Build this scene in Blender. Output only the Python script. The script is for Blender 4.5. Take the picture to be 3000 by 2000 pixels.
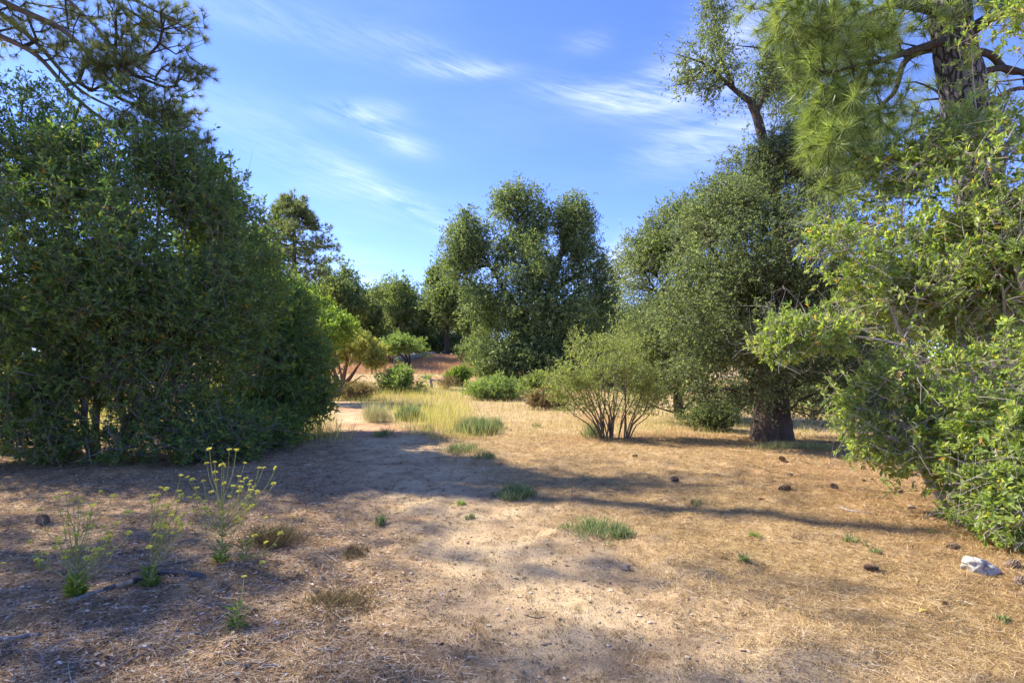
import bpy, math, random
import numpy as np
from mathutils import Vector, Matrix
R = math.radians
for o in list(bpy.data.objects): bpy.data.objects.remove(o)
C = bpy.context.scene.collection
S = bpy.context.scene

# ------------------------------------------------------------------ camera, sky, sun, exposure
EYE, F, HZ = 1.5, 1650.0, 1080.0          # eye height (m), focal length and horizon row at 3000 px width
cam = bpy.data.cameras.new('camera'); cam_o = bpy.data.objects.new('camera', cam); C.objects.link(cam_o)
cam.lens = 36*F/3000; cam.sensor_width = 36; cam.shift_y = (HZ-1000)/3000
cam.clip_start = .05; cam.clip_end = 3000
cam_o.location = (0, 0, EYE); cam_o.rotation_euler = (R(90), 0, 0)
S.camera = cam_o
SUN_EL, SHX, SHY = 43, .935, -.355           # sun height; direction in which shadows fall
sun_dir = Vector((-SHX*math.cos(R(SUN_EL)), -SHY*math.cos(R(SUN_EL)), math.sin(R(SUN_EL)))).normalized()
sun = bpy.data.lights.new('sun', 'SUN'); sun.energy = 3.8; sun.angle = R(.8); sun.color = (1, .93, .80)
so = bpy.data.objects.new('sun', sun); C.objects.link(so)
so.rotation_euler = sun_dir.to_track_quat('Z', 'Y').to_euler()
S.view_settings.view_transform = 'Standard'; S.view_settings.look = 'None'
S.view_settings.exposure = 1.5; S.view_settings.gamma = 1; S.view_settings.use_curve_mapping = False
S.render.resolution_x = 1024; S.render.resolution_y = 682
S.render.engine = 'CYCLES'
S.cycles.max_bounces = 8; S.cycles.diffuse_bounces = 4; S.cycles.transmission_bounces = 4; S.cycles.transparent_max_bounces = 4

W = bpy.data.worlds.new('World'); S.world = W; W.use_nodes = True
nt = W.node_tree; nt.nodes.clear()
def N(t, typ, **kw):
    n = t.nodes.new(typ)
    for k, v in kw.items(): setattr(n, k, v)
    return n
def M(t, op, a, b=None, c=None, clamp=False):
    n = t.nodes.new('ShaderNodeMath'); n.operation = op; n.use_clamp = clamp
    for i, v in enumerate((a, b, c)):
        if v is None: continue
        if isinstance(v, (int, float)): n.inputs[i].default_value = v
        else: t.links.new(v, n.inputs[i])
    return n.outputs[0]
def MIX(t, fac, a, b, typ='MIX'):
    n = t.nodes.new('ShaderNodeMix'); n.data_type = 'RGBA'; n.blend_type = typ
    for i, v in ((0, fac), (6, a), (7, b)):
        if isinstance(v, (int, float)): n.inputs[i].default_value = v
        elif isinstance(v, tuple): n.inputs[i].default_value = (*v, 1)
        else: t.links.new(v, n.inputs[i])
    return n.outputs[2]
out = N(nt, 'ShaderNodeOutputWorld'); bg = N(nt, 'ShaderNodeBackground')
sky = N(nt, 'ShaderNodeTexSky', sky_type='NISHITA'); sky.sun_disc = False
sky.sun_elevation = R(SUN_EL); sky.sun_rotation = math.atan2(sun_dir.x, sun_dir.y)
sky.altitude = 1500; sky.air_density = .9; sky.dust_density = .2; sky.ozone_density = 1.6
hs = N(nt, 'ShaderNodeHueSaturation'); hs.inputs['Saturation'].default_value = 1.1; hs.inputs['Value'].default_value = 1.0
nt.links.new(sky.outputs[0], hs.inputs['Color']); skyc = MIX(nt, 1., hs.outputs[0], (.62, .62, .96), 'MULTIPLY')
tc = N(nt, 'ShaderNodeTexCoord'); sx = N(nt, 'ShaderNodeSeparateXYZ'); nt.links.new(tc.outputs['Generated'], sx.inputs[0])
az = M(nt, 'ARCTAN2', sx.outputs[0], sx.outputs[1]); el = M(nt, 'ARCSINE', sx.outputs[2])
cx = N(nt, 'ShaderNodeCombineXYZ')
nt.links.new(M(nt, 'MULTIPLY_ADD', el, .5, M(nt, 'MULTIPLY', az, 1.0)), cx.inputs[0])
nt.links.new(M(nt, 'MULTIPLY', el, 4.2), cx.inputs[1])
n1 = N(nt, 'ShaderNodeTexNoise'); n1.inputs['Scale'].default_value = 5; n1.inputs['Detail'].default_value = 7; n1.inputs['Roughness'].default_value = .58; n1.inputs['Distortion'].default_value = .5
nt.links.new(cx.outputs[0], n1.inputs['Vector'])
n2 = N(nt, 'ShaderNodeTexNoise'); n2.inputs['Scale'].default_value = 1.6; n2.inputs['Detail'].default_value = 4
nt.links.new(cx.outputs[0], n2.inputs['Vector'])
n3 = N(nt, 'ShaderNodeTexNoise'); n3.inputs['Scale'].default_value = 14; n3.inputs['Detail'].default_value = 8; n3.inputs['Roughness'].default_value = .65; n3.inputs['Distortion'].default_value = 1.2
cx2 = N(nt, 'ShaderNodeCombineXYZ'); nt.links.new(M(nt, 'MULTIPLY_ADD', el, .35, M(nt, 'MULTIPLY', az, .7)), cx2.inputs[0]); nt.links.new(M(nt, 'MULTIPLY_ADD', el, 5.5, M(nt, 'MULTIPLY', az, 1.4)), cx2.inputs[1]); nt.links.new(cx2.outputs[0], n3.inputs['Vector'])
streak = M(nt, 'ADD', M(nt, 'MULTIPLY', n1.outputs[0], .55), M(nt, 'MULTIPLY', n3.outputs[0], .45))
# cirrus wisps: (column, row, half length, half height, tilt, strength) as seen from the clearing
total = None
for px, py, rl, rh, tilt, st in [
    (1345, 203, 115, 22, 0, 1.0), (1060, 333, 110, 30, -3, .85), (1160, 415, 80, 26, 12, .75),
    (1200, 120, 120, 30, 8, .35), (1790, 285, 190, 34, 9, .85), (2000, 235, 200, 60, -10, .8),
    (2080, 400, 190, 70, -8, .8), (1180, 590, 240, 32, 24, .6), (900, 500, 260, 50, 20, .28),
    (1720, 130, 60, 30, 0, .3), (800, 60, 380, 50, 4, .25), (740, 330, 260, 60, 5, .15), (1020, 830, 260, 40, 0, .35), (1840, 775, 80, 55, -20, 2.2),
    (520, 760, 520, 90, 0, .3), (1250, 900, 300, 50, 0, .2), (2160, 90, 130, 120, -30, .7), (700, 640, 300, 60, 12, .35)]:
    a0 = math.atan((px-1500)/F); e0 = math.atan((HZ-py)/F*math.cos(a0))
    sl, sh = rl/F*math.cos(a0)**2, rh/F*math.cos(e0)**1.5
    ct, s_ = math.cos(R(tilt)), math.sin(R(tilt))
    da = M(nt, 'SUBTRACT', az, a0); de = M(nt, 'SUBTRACT', el, e0)
    u = M(nt, 'DIVIDE', M(nt, 'SUBTRACT', M(nt, 'MULTIPLY', da, ct), M(nt, 'MULTIPLY', de, s_)), sl)
    v = M(nt, 'DIVIDE', M(nt, 'ADD', M(nt, 'MULTIPLY', da, s_), M(nt, 'MULTIPLY', de, ct)), sh)
    g = M(nt, 'MULTIPLY', M(nt, 'EXPONENT', M(nt, 'MULTIPLY', M(nt, 'ADD', M(nt, 'MULTIPLY', u, u), M(nt, 'MULTIPLY', v, v)), -.9)), st)
    total = g if total is None else M(nt, 'ADD', total, g)
wis = M(nt, 'MULTIPLY', total, M(nt, 'MULTIPLY_ADD', streak, 3.6, -1.3, clamp=True))
thin = M(nt, 'MULTIPLY', M(nt, 'MULTIPLY_ADD', n2.outputs[0], 2.2, -.95, clamp=True), M(nt, 'MULTIPLY_ADD', streak, 1.2, -.2, clamp=True))
cov = M(nt, 'ADD', M(nt, 'MULTIPLY', wis, .40), M(nt, 'MULTIPLY', thin, .14), clamp=True)
col = MIX(nt, cov, skyc, (5.0, 5.25, 5.8))
nt.links.new(col, bg.inputs[0]); bg.inputs[1].default_value = .15
nt.links.new(bg.outputs[0], out.inputs[0])

# ------------------------------------------------------------------ helpers
rng = np.random.default_rng(11)
def hash2(ix, iy, s):
    h = (ix*374761393 + iy*668265263 + s*982451653) & 0xffffffff
    h = ((h ^ (h >> 13))*1274126177) & 0xffffffff
    return ((h ^ (h >> 16)) & 0xffff)/65535.0
def vn(x, y, s=0):
    x = np.asarray(x, float); y = np.asarray(y, float)
    ix = np.floor(x).astype(np.int64); iy = np.floor(y).astype(np.int64); fx = x-ix; fy = y-iy
    fx = fx*fx*(3-2*fx); fy = fy*fy*(3-2*fy)
    a = hash2(ix, iy, s); b = hash2(ix+1, iy, s); c = hash2(ix, iy+1, s); d = hash2(ix+1, iy+1, s)
    return (a*(1-fx)+b*fx)*(1-fy)+(c*(1-fx)+d*fx)*fy
def fbm(x, y, s=0, o=4):
    r = 0; a = .5
    for k in range(o): r = r+a*vn(x*2**k, y*2**k, s+k*7); a *= .5
    return r
def ss(a, b, x): t = np.clip((np.asarray(x, float)-a)/(b-a), 0, 1); return t*t*(3-2*t)
def terr(x, y):
    x = np.asarray(x, float); y = np.asarray(y, float)
    m = np.clip(1-ss(-5.5, 9, x)*.9, .06, 1)*(1-.5*ss(-14, -40, x))
    z = 2.35*ss(24, 47, y)*m + .22*ss(14, 30, y) + 5.5*ss(85, 230, y)
    z = z+.10*(fbm(x*.25, y*.25, 3)-.45)*ss(2, 10, y)
    return z
def detail(x, y):
    return .045*(ss(.35, .62, fbm(x*2.3, y*2.3, 15, 2))-.5)*np.clip((18-y)/10, 0, 1)+.035*(fbm(x*1.3, y*1.3, 5)-.45)+.034*(fbm(x*5.5, y*5.5, 9, 3)-.45)
def ground(x, y): return terr(x, y)+detail(x, y)
def P(px, py, D): return np.array(((px-1500)/F*D, D, EYE+(HZ-py)/F*D))
def at(px, py):
    """point where the line of sight through a pixel of the photograph meets the ground"""
    d = np.array(((px-1500)/F, 1., (HZ-py)/F)); t = 1.5
    while t < 200:
        p = np.array((0, 0, EYE))+d*t
        if p[2] <= terr(p[0], p[1])+float(detail(p[0], p[1])): return p
        t *= 1.004
    return np.array((0, 0, EYE))+d*60
PATH = np.array([(1.1, 0), (.7, 2.7), (.1, 4.7), (-1.2, 7.7), (-3.4, 14.3), (-7.1, 22), (-13, 30)])
def pathmask(x, y):
    px = np.interp(y, PATH[:, 1], PATH[:, 0])
    w = np.interp(y, [0, 3, 8, 20], [1.25, 1.2, 1.1, 1.6])
    return np.exp(-((x-px)/w)**2*1.0)*ss(34, 22, y)*(.65+.7*(fbm(x*1.1, y*1.1, 21)))

def tag(o, label=None, cat=None, group=None, kind=None):
    if label: o['label'] = label
    if cat: o['category'] = cat
    if group: o['group'] = group
    if kind: o['kind'] = kind
    return o
def thing(name, label, cat, loc, group=None, rz=0):
    o = bpy.data.objects.new(name, None); C.objects.link(o); o.location = [float(v) for v in loc]; o.rotation_euler = (0, 0, rz)
    o.empty_display_size = .1
    return tag(o, label, cat, group)
class MB:
    """collects vertex / face arrays and writes them as one mesh"""
    def __init__(s): s.V = []; s.F = []; s.A = []; s.n = 0
    def add(s, V, Fc, tint=None, tint2=None):
        V = np.asarray(V, np.float32).reshape(-1, 3); Fc = np.asarray(Fc, np.int32)
        m = len(Fc)
        t = np.full(m, .5) if tint is None else np.broadcast_to(tint, (m,))
        t2 = np.full(m, .5) if tint2 is None else np.broadcast_to(tint2, (m,))
        s.V.append(V); s.F.append(Fc+s.n); s.A.append((t, t2)); s.n += len(V); return s
    def mesh(s, name, mats, smooth=False, origin=(0, 0, 0)):
        V = np.concatenate(s.V)-np.asarray(origin, np.float32)
        me = bpy.data.meshes.new(name); me.vertices.add(len(V)); me.vertices.foreach_set('co', V.astype(np.float32).ravel())
        L = np.concatenate([f.ravel() for f in s.F]); cnt = np.concatenate([np.full(len(f), f.shape[1]) for f in s.F])
        st = np.concatenate([[0], np.cumsum(cnt)[:-1]]).astype(np.int32)
        me.loops.add(len(L)); me.loops.foreach_set('vertex_index', L.astype(np.int32))
        me.polygons.add(len(cnt)); me.polygons.foreach_set('loop_start', st); me.polygons.foreach_set('loop_total', cnt.astype(np.int32))
        me.polygons.foreach_set('use_smooth', np.full(len(cnt), smooth))
        for k, an in ((0, 'tint'), (1, 'tint2')):
            a = me.attributes.new(an, 'FLOAT', 'FACE'); a.data.foreach_set('value', np.concatenate([q[k] for q in s.A]).astype(np.float32))
        me.update(calc_edges=True)
        for m in (mats if isinstance(mats, (list, tuple)) else [mats]): me.materials.append(m)
        return me
    def build(s, name, mats, parent=None, smooth=False, loc=None, **kw):
        org = loc if loc is not None else (parent.location if parent else (0, 0, 0))
        org = np.array([float(v) for v in org])
        me = s.mesh(name, mats, smooth, org)
        o = bpy.data.objects.new(name, me); C.objects.link(o)
        if parent: o.parent = parent
        else: o.location = org
        return tag(o, **kw)
def unit(v): return v/(np.linalg.norm(v, axis=-1, keepdims=True)+1e-9)
def perp(d):
    a = np.where(np.abs(d[..., 2:3]) < .9, np.array((0, 0, 1.)), np.array((1., 0, 0)))
    u = unit(np.cross(d, a)); return u, np.cross(d, u)
def smoothline(pts, step):
    """Catmull-Rom through points, resampled"""
    p = np.asarray(pts, float); q = np.vstack([2*p[0]-p[1], p, 2*p[-1]-p[-2]]); o = []
    for i in range(len(p)-1):
        a, b, c, d = q[i:i+4]; n = max(2, int(np.linalg.norm(c-b)/step))
        for t in np.linspace(0, 1, n, endpoint=False):
            o.append(.5*((2*b)+(-a+c)*t+(2*a-5*b+4*c-d)*t*t+(-a+3*b-3*c+d)*t**3))
    o.append(p[-1]); return np.array(o)
def tube(mb, line, rad, sides=8, rough=0., rng=rng, tint=.5, cap=True, flute=0, seed=0):
    line = np.asarray(line, float); n = len(line); rad = np.interp(np.linspace(0, 1, n), np.linspace(0, 1, len(rad)), rad) if len(rad) != n else np.asarray(rad)
    T = unit(np.gradient(line, axis=0)); u, v = perp(T[0]); U = []
    for i in range(n):
        u = u-T[i]*np.dot(u, T[i]); u = u/np.linalg.norm(u); U.append(u)
    U = np.array(U); Vv = np.cross(T, U); a = np.linspace(0, 2*np.pi, sides, endpoint=False)
    rr = rad[:, None]*np.ones((1, sides))
    if rough:
        s = np.concatenate([[0], np.cumsum(np.linalg.norm(np.diff(line, axis=0), axis=1))])
        ax = (a[None]/(2*np.pi)*flute) if flute else a[None]*2
        ridg = np.abs(vn(ax+0*s[:, None], s[:, None]*2.2+0*ax, 31+seed)-.5)*2
        rr = rr*(1+rough*(ridg-.5)+rough*.5*(rng.random((n, sides))-.5))
    V = line[:, None]+rr[..., None]*(np.cos(a)[None, :, None]*U[:, None]+np.sin(a)[None, :, None]*Vv[:, None])
    i = np.arange(n-1)[:, None]*sides; j = np.arange(sides)[None]; k = (j+1) % sides
    Fq = np.stack([i+j, i+k, i+sides+k, i+sides+j], -1).reshape(-1, 4)
    mb.add(V.reshape(-1, 3), Fq, tint)
    if cap:
        for e, st in ((0, 0), (n-1, (n-1)*sides)):
            c = line[e]; vv = np.vstack([V[e], c[None]]); ff = np.stack([np.arange(sides), (np.arange(sides)+1) % sides, np.full(sides, sides)], -1)
            mb.add(vv, ff if e else ff[:, ::-1], tint)
def prisms(mb, p0, p1, r0, r1, sides=3, tint=.5):
    d = unit(p1-p0); u, v = perp(d); a = np.linspace(0, 2*np.pi, sides, endpoint=False); n = len(p0)
    ring = np.cos(a)[None, :, None]*u[:, None]+np.sin(a)[None, :, None]*v[:, None]
    V = np.concatenate([p0[:, None]+ring*np.reshape(r0, (-1, 1, 1)), p1[:, None]+ring*np.reshape(r1, (-1, 1, 1))], 1)
    j = np.arange(sides); k = (j+1) % sides
    Fq = np.stack([j, k, sides+k, sides+j], -1)[None]+(np.arange(n)*2*sides)[:, None, None]
    mb.add(V.reshape(-1, 3), Fq.reshape(-1, 4), np.repeat(np.broadcast_to(tint, (n,)), sides))
def leaves(mb, p, ax, nr, L, Wd, tint, tint2, shape=4, fold=.18, curl=.0):
    """one folded blade per point; p base, ax axis, nr rough normal"""
    ax = unit(ax); sd = unit(np.cross(ax, nr)); nn = np.cross(sd, ax); n = len(p)
    L = np.broadcast_to(L, (n,))[:, None]; Wd = np.broadcast_to(Wd, (n,))[:, None]
    up = nn*Wd*fold
    if shape == 4:
        V = np.stack([p, p+ax*L*.5-sd*Wd*.5+up, p+ax*L-nn*L*curl, p+ax*L*.5+sd*Wd*.5+up], 1); k = 4
        mb.add(V.reshape(-1, 3), np.arange(n*4).reshape(n, 4), tint, tint2)
    elif shape == 3:
        V = np.stack([p-sd*Wd*.5, p+sd*Wd*.5, p+ax*L], 1)
        mb.add(V.reshape(-1, 3), np.arange(n*3).reshape(n, 3), tint, tint2)
    else:
        tip = p+ax*L-nn*L*curl; mid = p+ax*L*.6-nn*L*curl*.25
        V = np.stack([p, p+ax*L*.35-sd*Wd*.36+up*.8, p+ax*L*.72-sd*Wd*.5+up-nn*L*curl*.4, tip, p+ax*L*.72+sd*Wd*.5+up-nn*L*curl*.4, p+ax*L*.35+sd*Wd*.36+up*.8, mid], 1)
        b = np.arange(n)[:, None]*7
        Fq = np.stack([b+np.array([[0, 1, 2, 6]]), b+np.array([[6, 2, 3, 3]])], 1)
        q1 = (b+np.array([[0, 1, 2, 6]])); q2 = (b+np.array([[0, 6, 4, 5]])); t1 = (b+np.array([[6, 2, 3]])); t2 = (b+np.array([[6, 3, 4]]))
        mb.add(V.reshape(-1, 3), np.vstack([q1, q2]), np.tile(tint, 2), np.tile(np.broadcast_to(tint2, (n,)), 2))
        b0 = mb.n-len(V)*7
        mb.F.append(np.vstack([t1, t2]).astype(np.int32)+b0); mb.A.append((np.tile(tint, 2), np.tile(np.broadcast_to(tint2, (n,)), 2)))
def lobes_px(L): return [(P(a, b, D), np.array((rx/F*D, rd, ry/F*D)), w) for a, b, D, rx, ry, rd, w in L]
def sample_lobes(lobes, n, rng, inner=.45, gap=.35, gs=1.2, seed=0):
    w = np.array([l[2] for l in lobes], float); idx = rng.choice(len(lobes), int(n*2.2), p=w/w.sum())
    c = np.array([l[0] for l in lobes])[idx]; r = np.array([l[1] for l in lobes])[idx]
    d = unit(rng.normal(size=(len(idx), 3))); rad = inner+(1-inner)*rng.random(len(idx))**.7
    ang = .55*vn(d[:, 0]*2.2+idx*9, d[:, 2]*2.2+d[:, 1]*1.7, 77+seed)+.45*vn(d[:, 0]*6+idx*5, d[:, 2]*6+d[:, 1]*5, 97+seed)          # uneven outline
    p = c+d*r*(rad*(.62+.78*ang))[:, None]
    g = vn(p[:, 0]*gs+p[:, 1]*.7*gs, p[:, 2]*gs+p[:, 1]*.4*gs, 55+seed)
    keep = g > gap*rng.random(len(g))**.35
    p = p[keep][:n]; o = unit((p-c[keep][:n])/r[keep][:n]); return p, o
def grow(lines, rads, pts, rng, step=.35, bal=.35, wob=.12, rtip=.004, expo=.45):
    """skeleton: given limbs, then every foliage point joins the nearest suitable node"""
    pos, par, pl, fix = [], [], [], []
    for li, (ln, rd) in enumerate(zip(lines, rads)):
        ln = smoothline(ln, step*.6); rr = np.interp(np.linspace(0, 1, len(ln)), np.linspace(0, 1, len(rd)), rd)
        prev = -1
        if li:
            q = np.array(pos); prev = int(np.argmin(np.linalg.norm(q-ln[0], axis=1)))
        for k, p in enumerate(ln):
            pos.append(p); par.append(prev); pl.append(0 if prev < 0 else pl[prev]+np.linalg.norm(p-pos[prev])); fix.append(rr[k]); prev = len(pos)-1
    nfix = len(pos)
    A = np.zeros((nfix+len(pts)*12, 3)); A[:nfix] = pos; PL = np.zeros(len(A)); PL[:nfix] = pl; par = list(par); n = nfix
    base = A[:nfix]; dmin = np.array([np.min(np.linalg.norm(base-q, axis=1)) for q in pts]); order = np.argsort(dmin)
    ends = np.zeros(len(pts), int)
    for q in order:
        d = np.linalg.norm(A[:n]-pts[q], axis=1); j = int(np.argmin(d+bal*PL[:n])); D = d[j]
        m = int(min(10, max(1, D/step))); a = A[j].copy(); v = pts[q]-a; prev = j
        off = rng.normal(size=3)*wob*D; off -= v*np.dot(off, v)/(np.dot(v, v)+1e-9)
        for k in range(1, m+1):
            t = k/m; pp = a+v*t+off*math.sin(math.pi*t)+(rng.normal(size=3)*wob*.25*step if k < m else 0)
            A[n] = pp; par.append(prev); PL[n] = PL[prev]+np.linalg.norm(pp-A[prev]); prev = n; n += 1
        ends[q] = prev
    A = A[:n]; par = np.array(par); tips = np.zeros(n); tips[ends] += 1
    for k in range(n-1, 0, -1):
        if par[k] >= 0: tips[par[k]] += tips[k]
    r = rtip*np.maximum(tips, 1)**expo
    for k in range(nfix): r[k] = max(r[k]*.0+fix[k], .003)
    for k in range(nfix, n):
        if par[k] >= 0: r[k] = min(r[k], r[par[k]]*.95)
    return A, par, r, nfix
def skeleton_mesh(mb, A, par, r, nfix, sides=4, rmin=0.):
    k = np.arange(len(A)); m = (par >= 0) & (k >= nfix) & (r > rmin)
    c = k[m]; p = par[m]; r0 = np.minimum(r[p], r[c]*1.6)
    prisms(mb, A[p], A[c], r0, r[c], sides, .5)
def twig_leaves(lf, tw, c, out, rng, T, K, tl, L, Wd, outb=.9, up=.2, droop=0., ros=.5, shape=4, nrm_up=.6, twr=.0016, jit=.35, tshift=0., yellow=.0, curl=.05, thin=1):
    """short twigs round every foliage point with leaves along them"""
    n = len(c); cc = np.repeat(c, T, 0); oo = np.repeat(out, T, 0); ct = np.repeat(rng.random(n), T)
    d = unit(rng.normal(size=cc.shape)+oo*outb+np.array((0, 0, up))); ln = tl*(.5+rng.random(len(cc)))[:, None]
    st = cc+rng.normal(size=cc.shape)*tl*jit; en = st+d*ln+np.array((0, 0, -droop))*ln
    if tw is not None:
        s = slice(None, None, thin); prisms(tw, st[s], en[s], twr*1.3, twr*.7, 3, .5)
    m = len(cc)*K; a = np.repeat(st, K, 0); b = np.repeat(en, K, 0); dd = np.repeat(d, K, 0)
    t = rng.random(m)**(1-ros*.7); p = a+(b-a)*t[:, None]+rng.normal(size=(m, 3))*tl*.05
    ax = unit(dd*(.5+.5*ros)+rng.normal(size=(m, 3))*.75); nr = unit(rng.normal(size=(m, 3))*.8+np.array((0, 0, nrm_up))+np.repeat(oo, K, 0)*.5)
    tint = np.clip(.5+.22*rng.normal(size=m)+tshift+.12*np.repeat(rng.normal(size=len(cc)), K), 0, .93)
    if yellow: tint = np.where(rng.random(m) < yellow, .94+.06*rng.random(m), tint)
    t2 = np.repeat(ct, K)
    sz = .5+.85*rng.random(m)
    data = (p, ax, nr, L*sz, Wd*sz*(.85+.3*rng.random(m)), tint, t2)
    leaves(lf, *data, shape=shape, curl=curl)
    return data

# ------------------------------------------------------------------ materials
def mat(name): m = bpy.data.materials.new(name); m.use_nodes = True; t = m.node_tree; t.nodes.clear(); return m, t
def ramp(t, fac, stops, interp='LINEAR'):
    r = N(t, 'ShaderNodeValToRGB'); e = r.color_ramp; e.interpolation = interp
    while len(e.elements) < len(stops): e.elements.new(.5)
    for q, (p, c) in zip(e.elements, stops): q.position = p; q.color = (*c, 1)
    t.links.new(fac, r.inputs[0]); return r.outputs[0]
def attr(t, n): a = N(t, 'ShaderNodeAttribute'); a.attribute_name = n; return a.outputs['Fac']
def noise(t, scale, detail=4, rough=.55, vec=None, dist=0):
    n = N(t, 'ShaderNodeTexNoise'); n.inputs['Scale'].default_value = scale; n.inputs['Detail'].default_value = detail
    n.inputs['Roughness'].default_value = rough; n.inputs['Distortion'].default_value = dist
    if vec is None:
        g = N(t, 'ShaderNodeTexCoord'); vec = g.outputs['Object']
    t.links.new(vec, n.inputs['Vector']); return n.outputs[0]
def leafmat(name, stops, stops2=None, trans=.35, rough=.5, spec=.35, tscale=(1.5, 1.5, .6)):
    m, t = mat(name); o = N(t, 'ShaderNodeOutputMaterial'); b = N(t, 'ShaderNodeBsdfPrincipled')
    c = ramp(t, attr(t, 'tint'), stops)
    if stops2: c = MIX(t, M(t, 'MULTIPLY', attr(t, 'tint2'), .6), c, ramp(t, attr(t, 'tint'), stops2))
    t.links.new(c, b.inputs['Base Color']); b.inputs['Roughness'].default_value = rough; b.inputs['Specular IOR Level'].default_value = spec
    tr = N(t, 'ShaderNodeBsdfTranslucent'); tcn = MIX(t, 1., c, tscale, 'MULTIPLY'); t.links.new(tcn, tr.inputs[0])
    mx = N(t, 'ShaderNodeMixShader'); mx.inputs[0].default_value = min(.52, trans+.12)
    t.links.new(b.outputs[0], mx.inputs[1]); t.links.new(tr.outputs[0], mx.inputs[2]); t.links.new(mx.outputs[0], o.inputs[0]); return m
def barkmat(name, dark, light, scale=6, bump=.6, stretch=.25, plates=False):
    m, t = mat(name); o = N(t, 'ShaderNodeOutputMaterial'); b = N(t, 'ShaderNodeBsdfPrincipled')
    g = N(t, 'ShaderNodeTexCoord'); mp = N(t, 'ShaderNodeMapping'); mp.inputs['Scale'].default_value = (1, 1, stretch); t.links.new(g.outputs['Object'], mp.inputs[0])
    f = noise(t, scale*4, 6, .7, mp.outputs[0], .6); f2 = noise(t, scale*.5, 3)
    if plates:
        vo = N(t, 'ShaderNodeTexVoronoi'); vo.feature = 'DISTANCE_TO_EDGE'; vo.inputs['Scale'].default_value = 9
        m2 = N(t, 'ShaderNodeMapping'); m2.inputs['Scale'].default_value = (1.5, 1.5, .55); t.links.new(g.outputs['Object'], m2.inputs[0]); t.links.new(m2.outputs[0], vo.inputs['Vector'])
        f = M(t, 'MULTIPLY', M(t, 'MULTIPLY', vo.outputs['Distance'], 5, clamp=True), M(t, 'ADD', f, .25, clamp=True))
    c = ramp(t, f, [(.3, dark), (.62, light)]); c = MIX(t, M(t, 'MULTIPLY', f2, .6), c, tuple(v*.55 for v in light))
    t.links.new(c, b.inputs['Base Color']); b.inputs['Roughness'].default_value = .9; b.inputs['Specular IOR Level'].default_value = .15
    bp = N(t, 'ShaderNodeBump'); bp.inputs['Strength'].default_value = bump; bp.inputs['Distance'].default_value = .03
    t.links.new(f, bp.inputs['Height']); t.links.new(bp.outputs[0], b.inputs['Normal']); t.links.new(b.outputs[0], o.inputs[0]); return m
def plainmat(name, stops, rough=.85, spec=.2, bumps=0, scale=40, metal=0, trans=0):
    m, t = mat(name); o = N(t, 'ShaderNodeOutputMaterial'); b = N(t, 'ShaderNodeBsdfPrincipled')
    f = noise(t, scale, 5, .65); c = ramp(t, f, stops); t.links.new(c, b.inputs['Base Color'])
    b.inputs['Roughness'].default_value = rough; b.inputs['Specular IOR Level'].default_value = spec
    if bumps:
        bp = N(t, 'ShaderNodeBump'); bp.inputs['Strength'].default_value = bumps; bp.inputs['Distance'].default_value = .01
        t.links.new(f, bp.inputs['Height']); t.links.new(bp.outputs[0], b.inputs['Normal'])
    t.links.new(b.outputs[0], o.inputs[0]); return m
def tintmat(name, stops, rough=.85, spec=.15, trans=0.):
    m, t = mat(name); o = N(t, 'ShaderNodeOutputMaterial'); b = N(t, 'ShaderNodeBsdfPrincipled')
    c = ramp(t, attr(t, 'tint'), stops); t.links.new(c, b.inputs['Base Color']); b.inputs['Roughness'].default_value = rough; b.inputs['Specular IOR Level'].default_value = spec
    last = b.outputs[0]
    if trans:
        tr = N(t, 'ShaderNodeBsdfTranslucent'); t.links.new(c, tr.inputs[0]); mx = N(t, 'ShaderNodeMixShader'); mx.inputs[0].default_value = trans
        t.links.new(last, mx.inputs[1]); t.links.new(tr.outputs[0], mx.inputs[2]); last = mx.outputs[0]
    t.links.new(last, o.inputs[0]); return m

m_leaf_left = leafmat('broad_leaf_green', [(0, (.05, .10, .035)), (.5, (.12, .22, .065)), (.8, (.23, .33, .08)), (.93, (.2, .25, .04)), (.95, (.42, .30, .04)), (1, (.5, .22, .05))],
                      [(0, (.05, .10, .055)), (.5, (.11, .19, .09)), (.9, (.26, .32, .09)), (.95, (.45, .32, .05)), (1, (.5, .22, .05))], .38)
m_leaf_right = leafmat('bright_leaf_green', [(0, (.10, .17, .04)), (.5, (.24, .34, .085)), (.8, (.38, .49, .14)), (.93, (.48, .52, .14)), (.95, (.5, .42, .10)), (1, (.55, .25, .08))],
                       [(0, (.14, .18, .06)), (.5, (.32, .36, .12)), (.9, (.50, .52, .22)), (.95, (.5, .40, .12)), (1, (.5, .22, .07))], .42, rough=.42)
m_leaf_oak = leafmat('oak_leaf', [(0, (.07, .10, .05)), (.5, (.19, .25, .125)), (.8, (.31, .37, .20)), (1, (.42, .47, .28))],
                     [(0, (.05, .08, .04)), (.5, (.14, .18, .09)), (1, (.30, .34, .19))], .4, rough=.5, spec=.3)
m_leaf_far = leafmat('far_oak_leaf', [(0, (.05, .08, .035)), (.5, (.15, .205, .09)), (.8, (.25, .32, .14)), (1, (.38, .44, .21))],
                     [(0, (.06, .09, .045)), (.5, (.16, .20, .095)), (1, (.32, .36, .19))], .4, rough=.45)
m_leaf_lime = leafmat('lime_leaf', [(0, (.06, .12, .02)), (.5, (.15, .24, .045)), (1, (.30, .38, .08))], None, .42)
m_leaf_bush = leafmat('olive_bush_leaf', [(0, (.12, .16, .06)), (.5, (.27, .33, .12)), (1, (.46, .50, .22))], None, .4)
m_leaf_manz = leafmat('manzanita_leaf', [(0, (.14, .17, .05)), (.5, (.32, .34, .10)), (.85, (.50, .48, .15)), (1, (.50, .28, .12))], None, .35)
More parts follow.
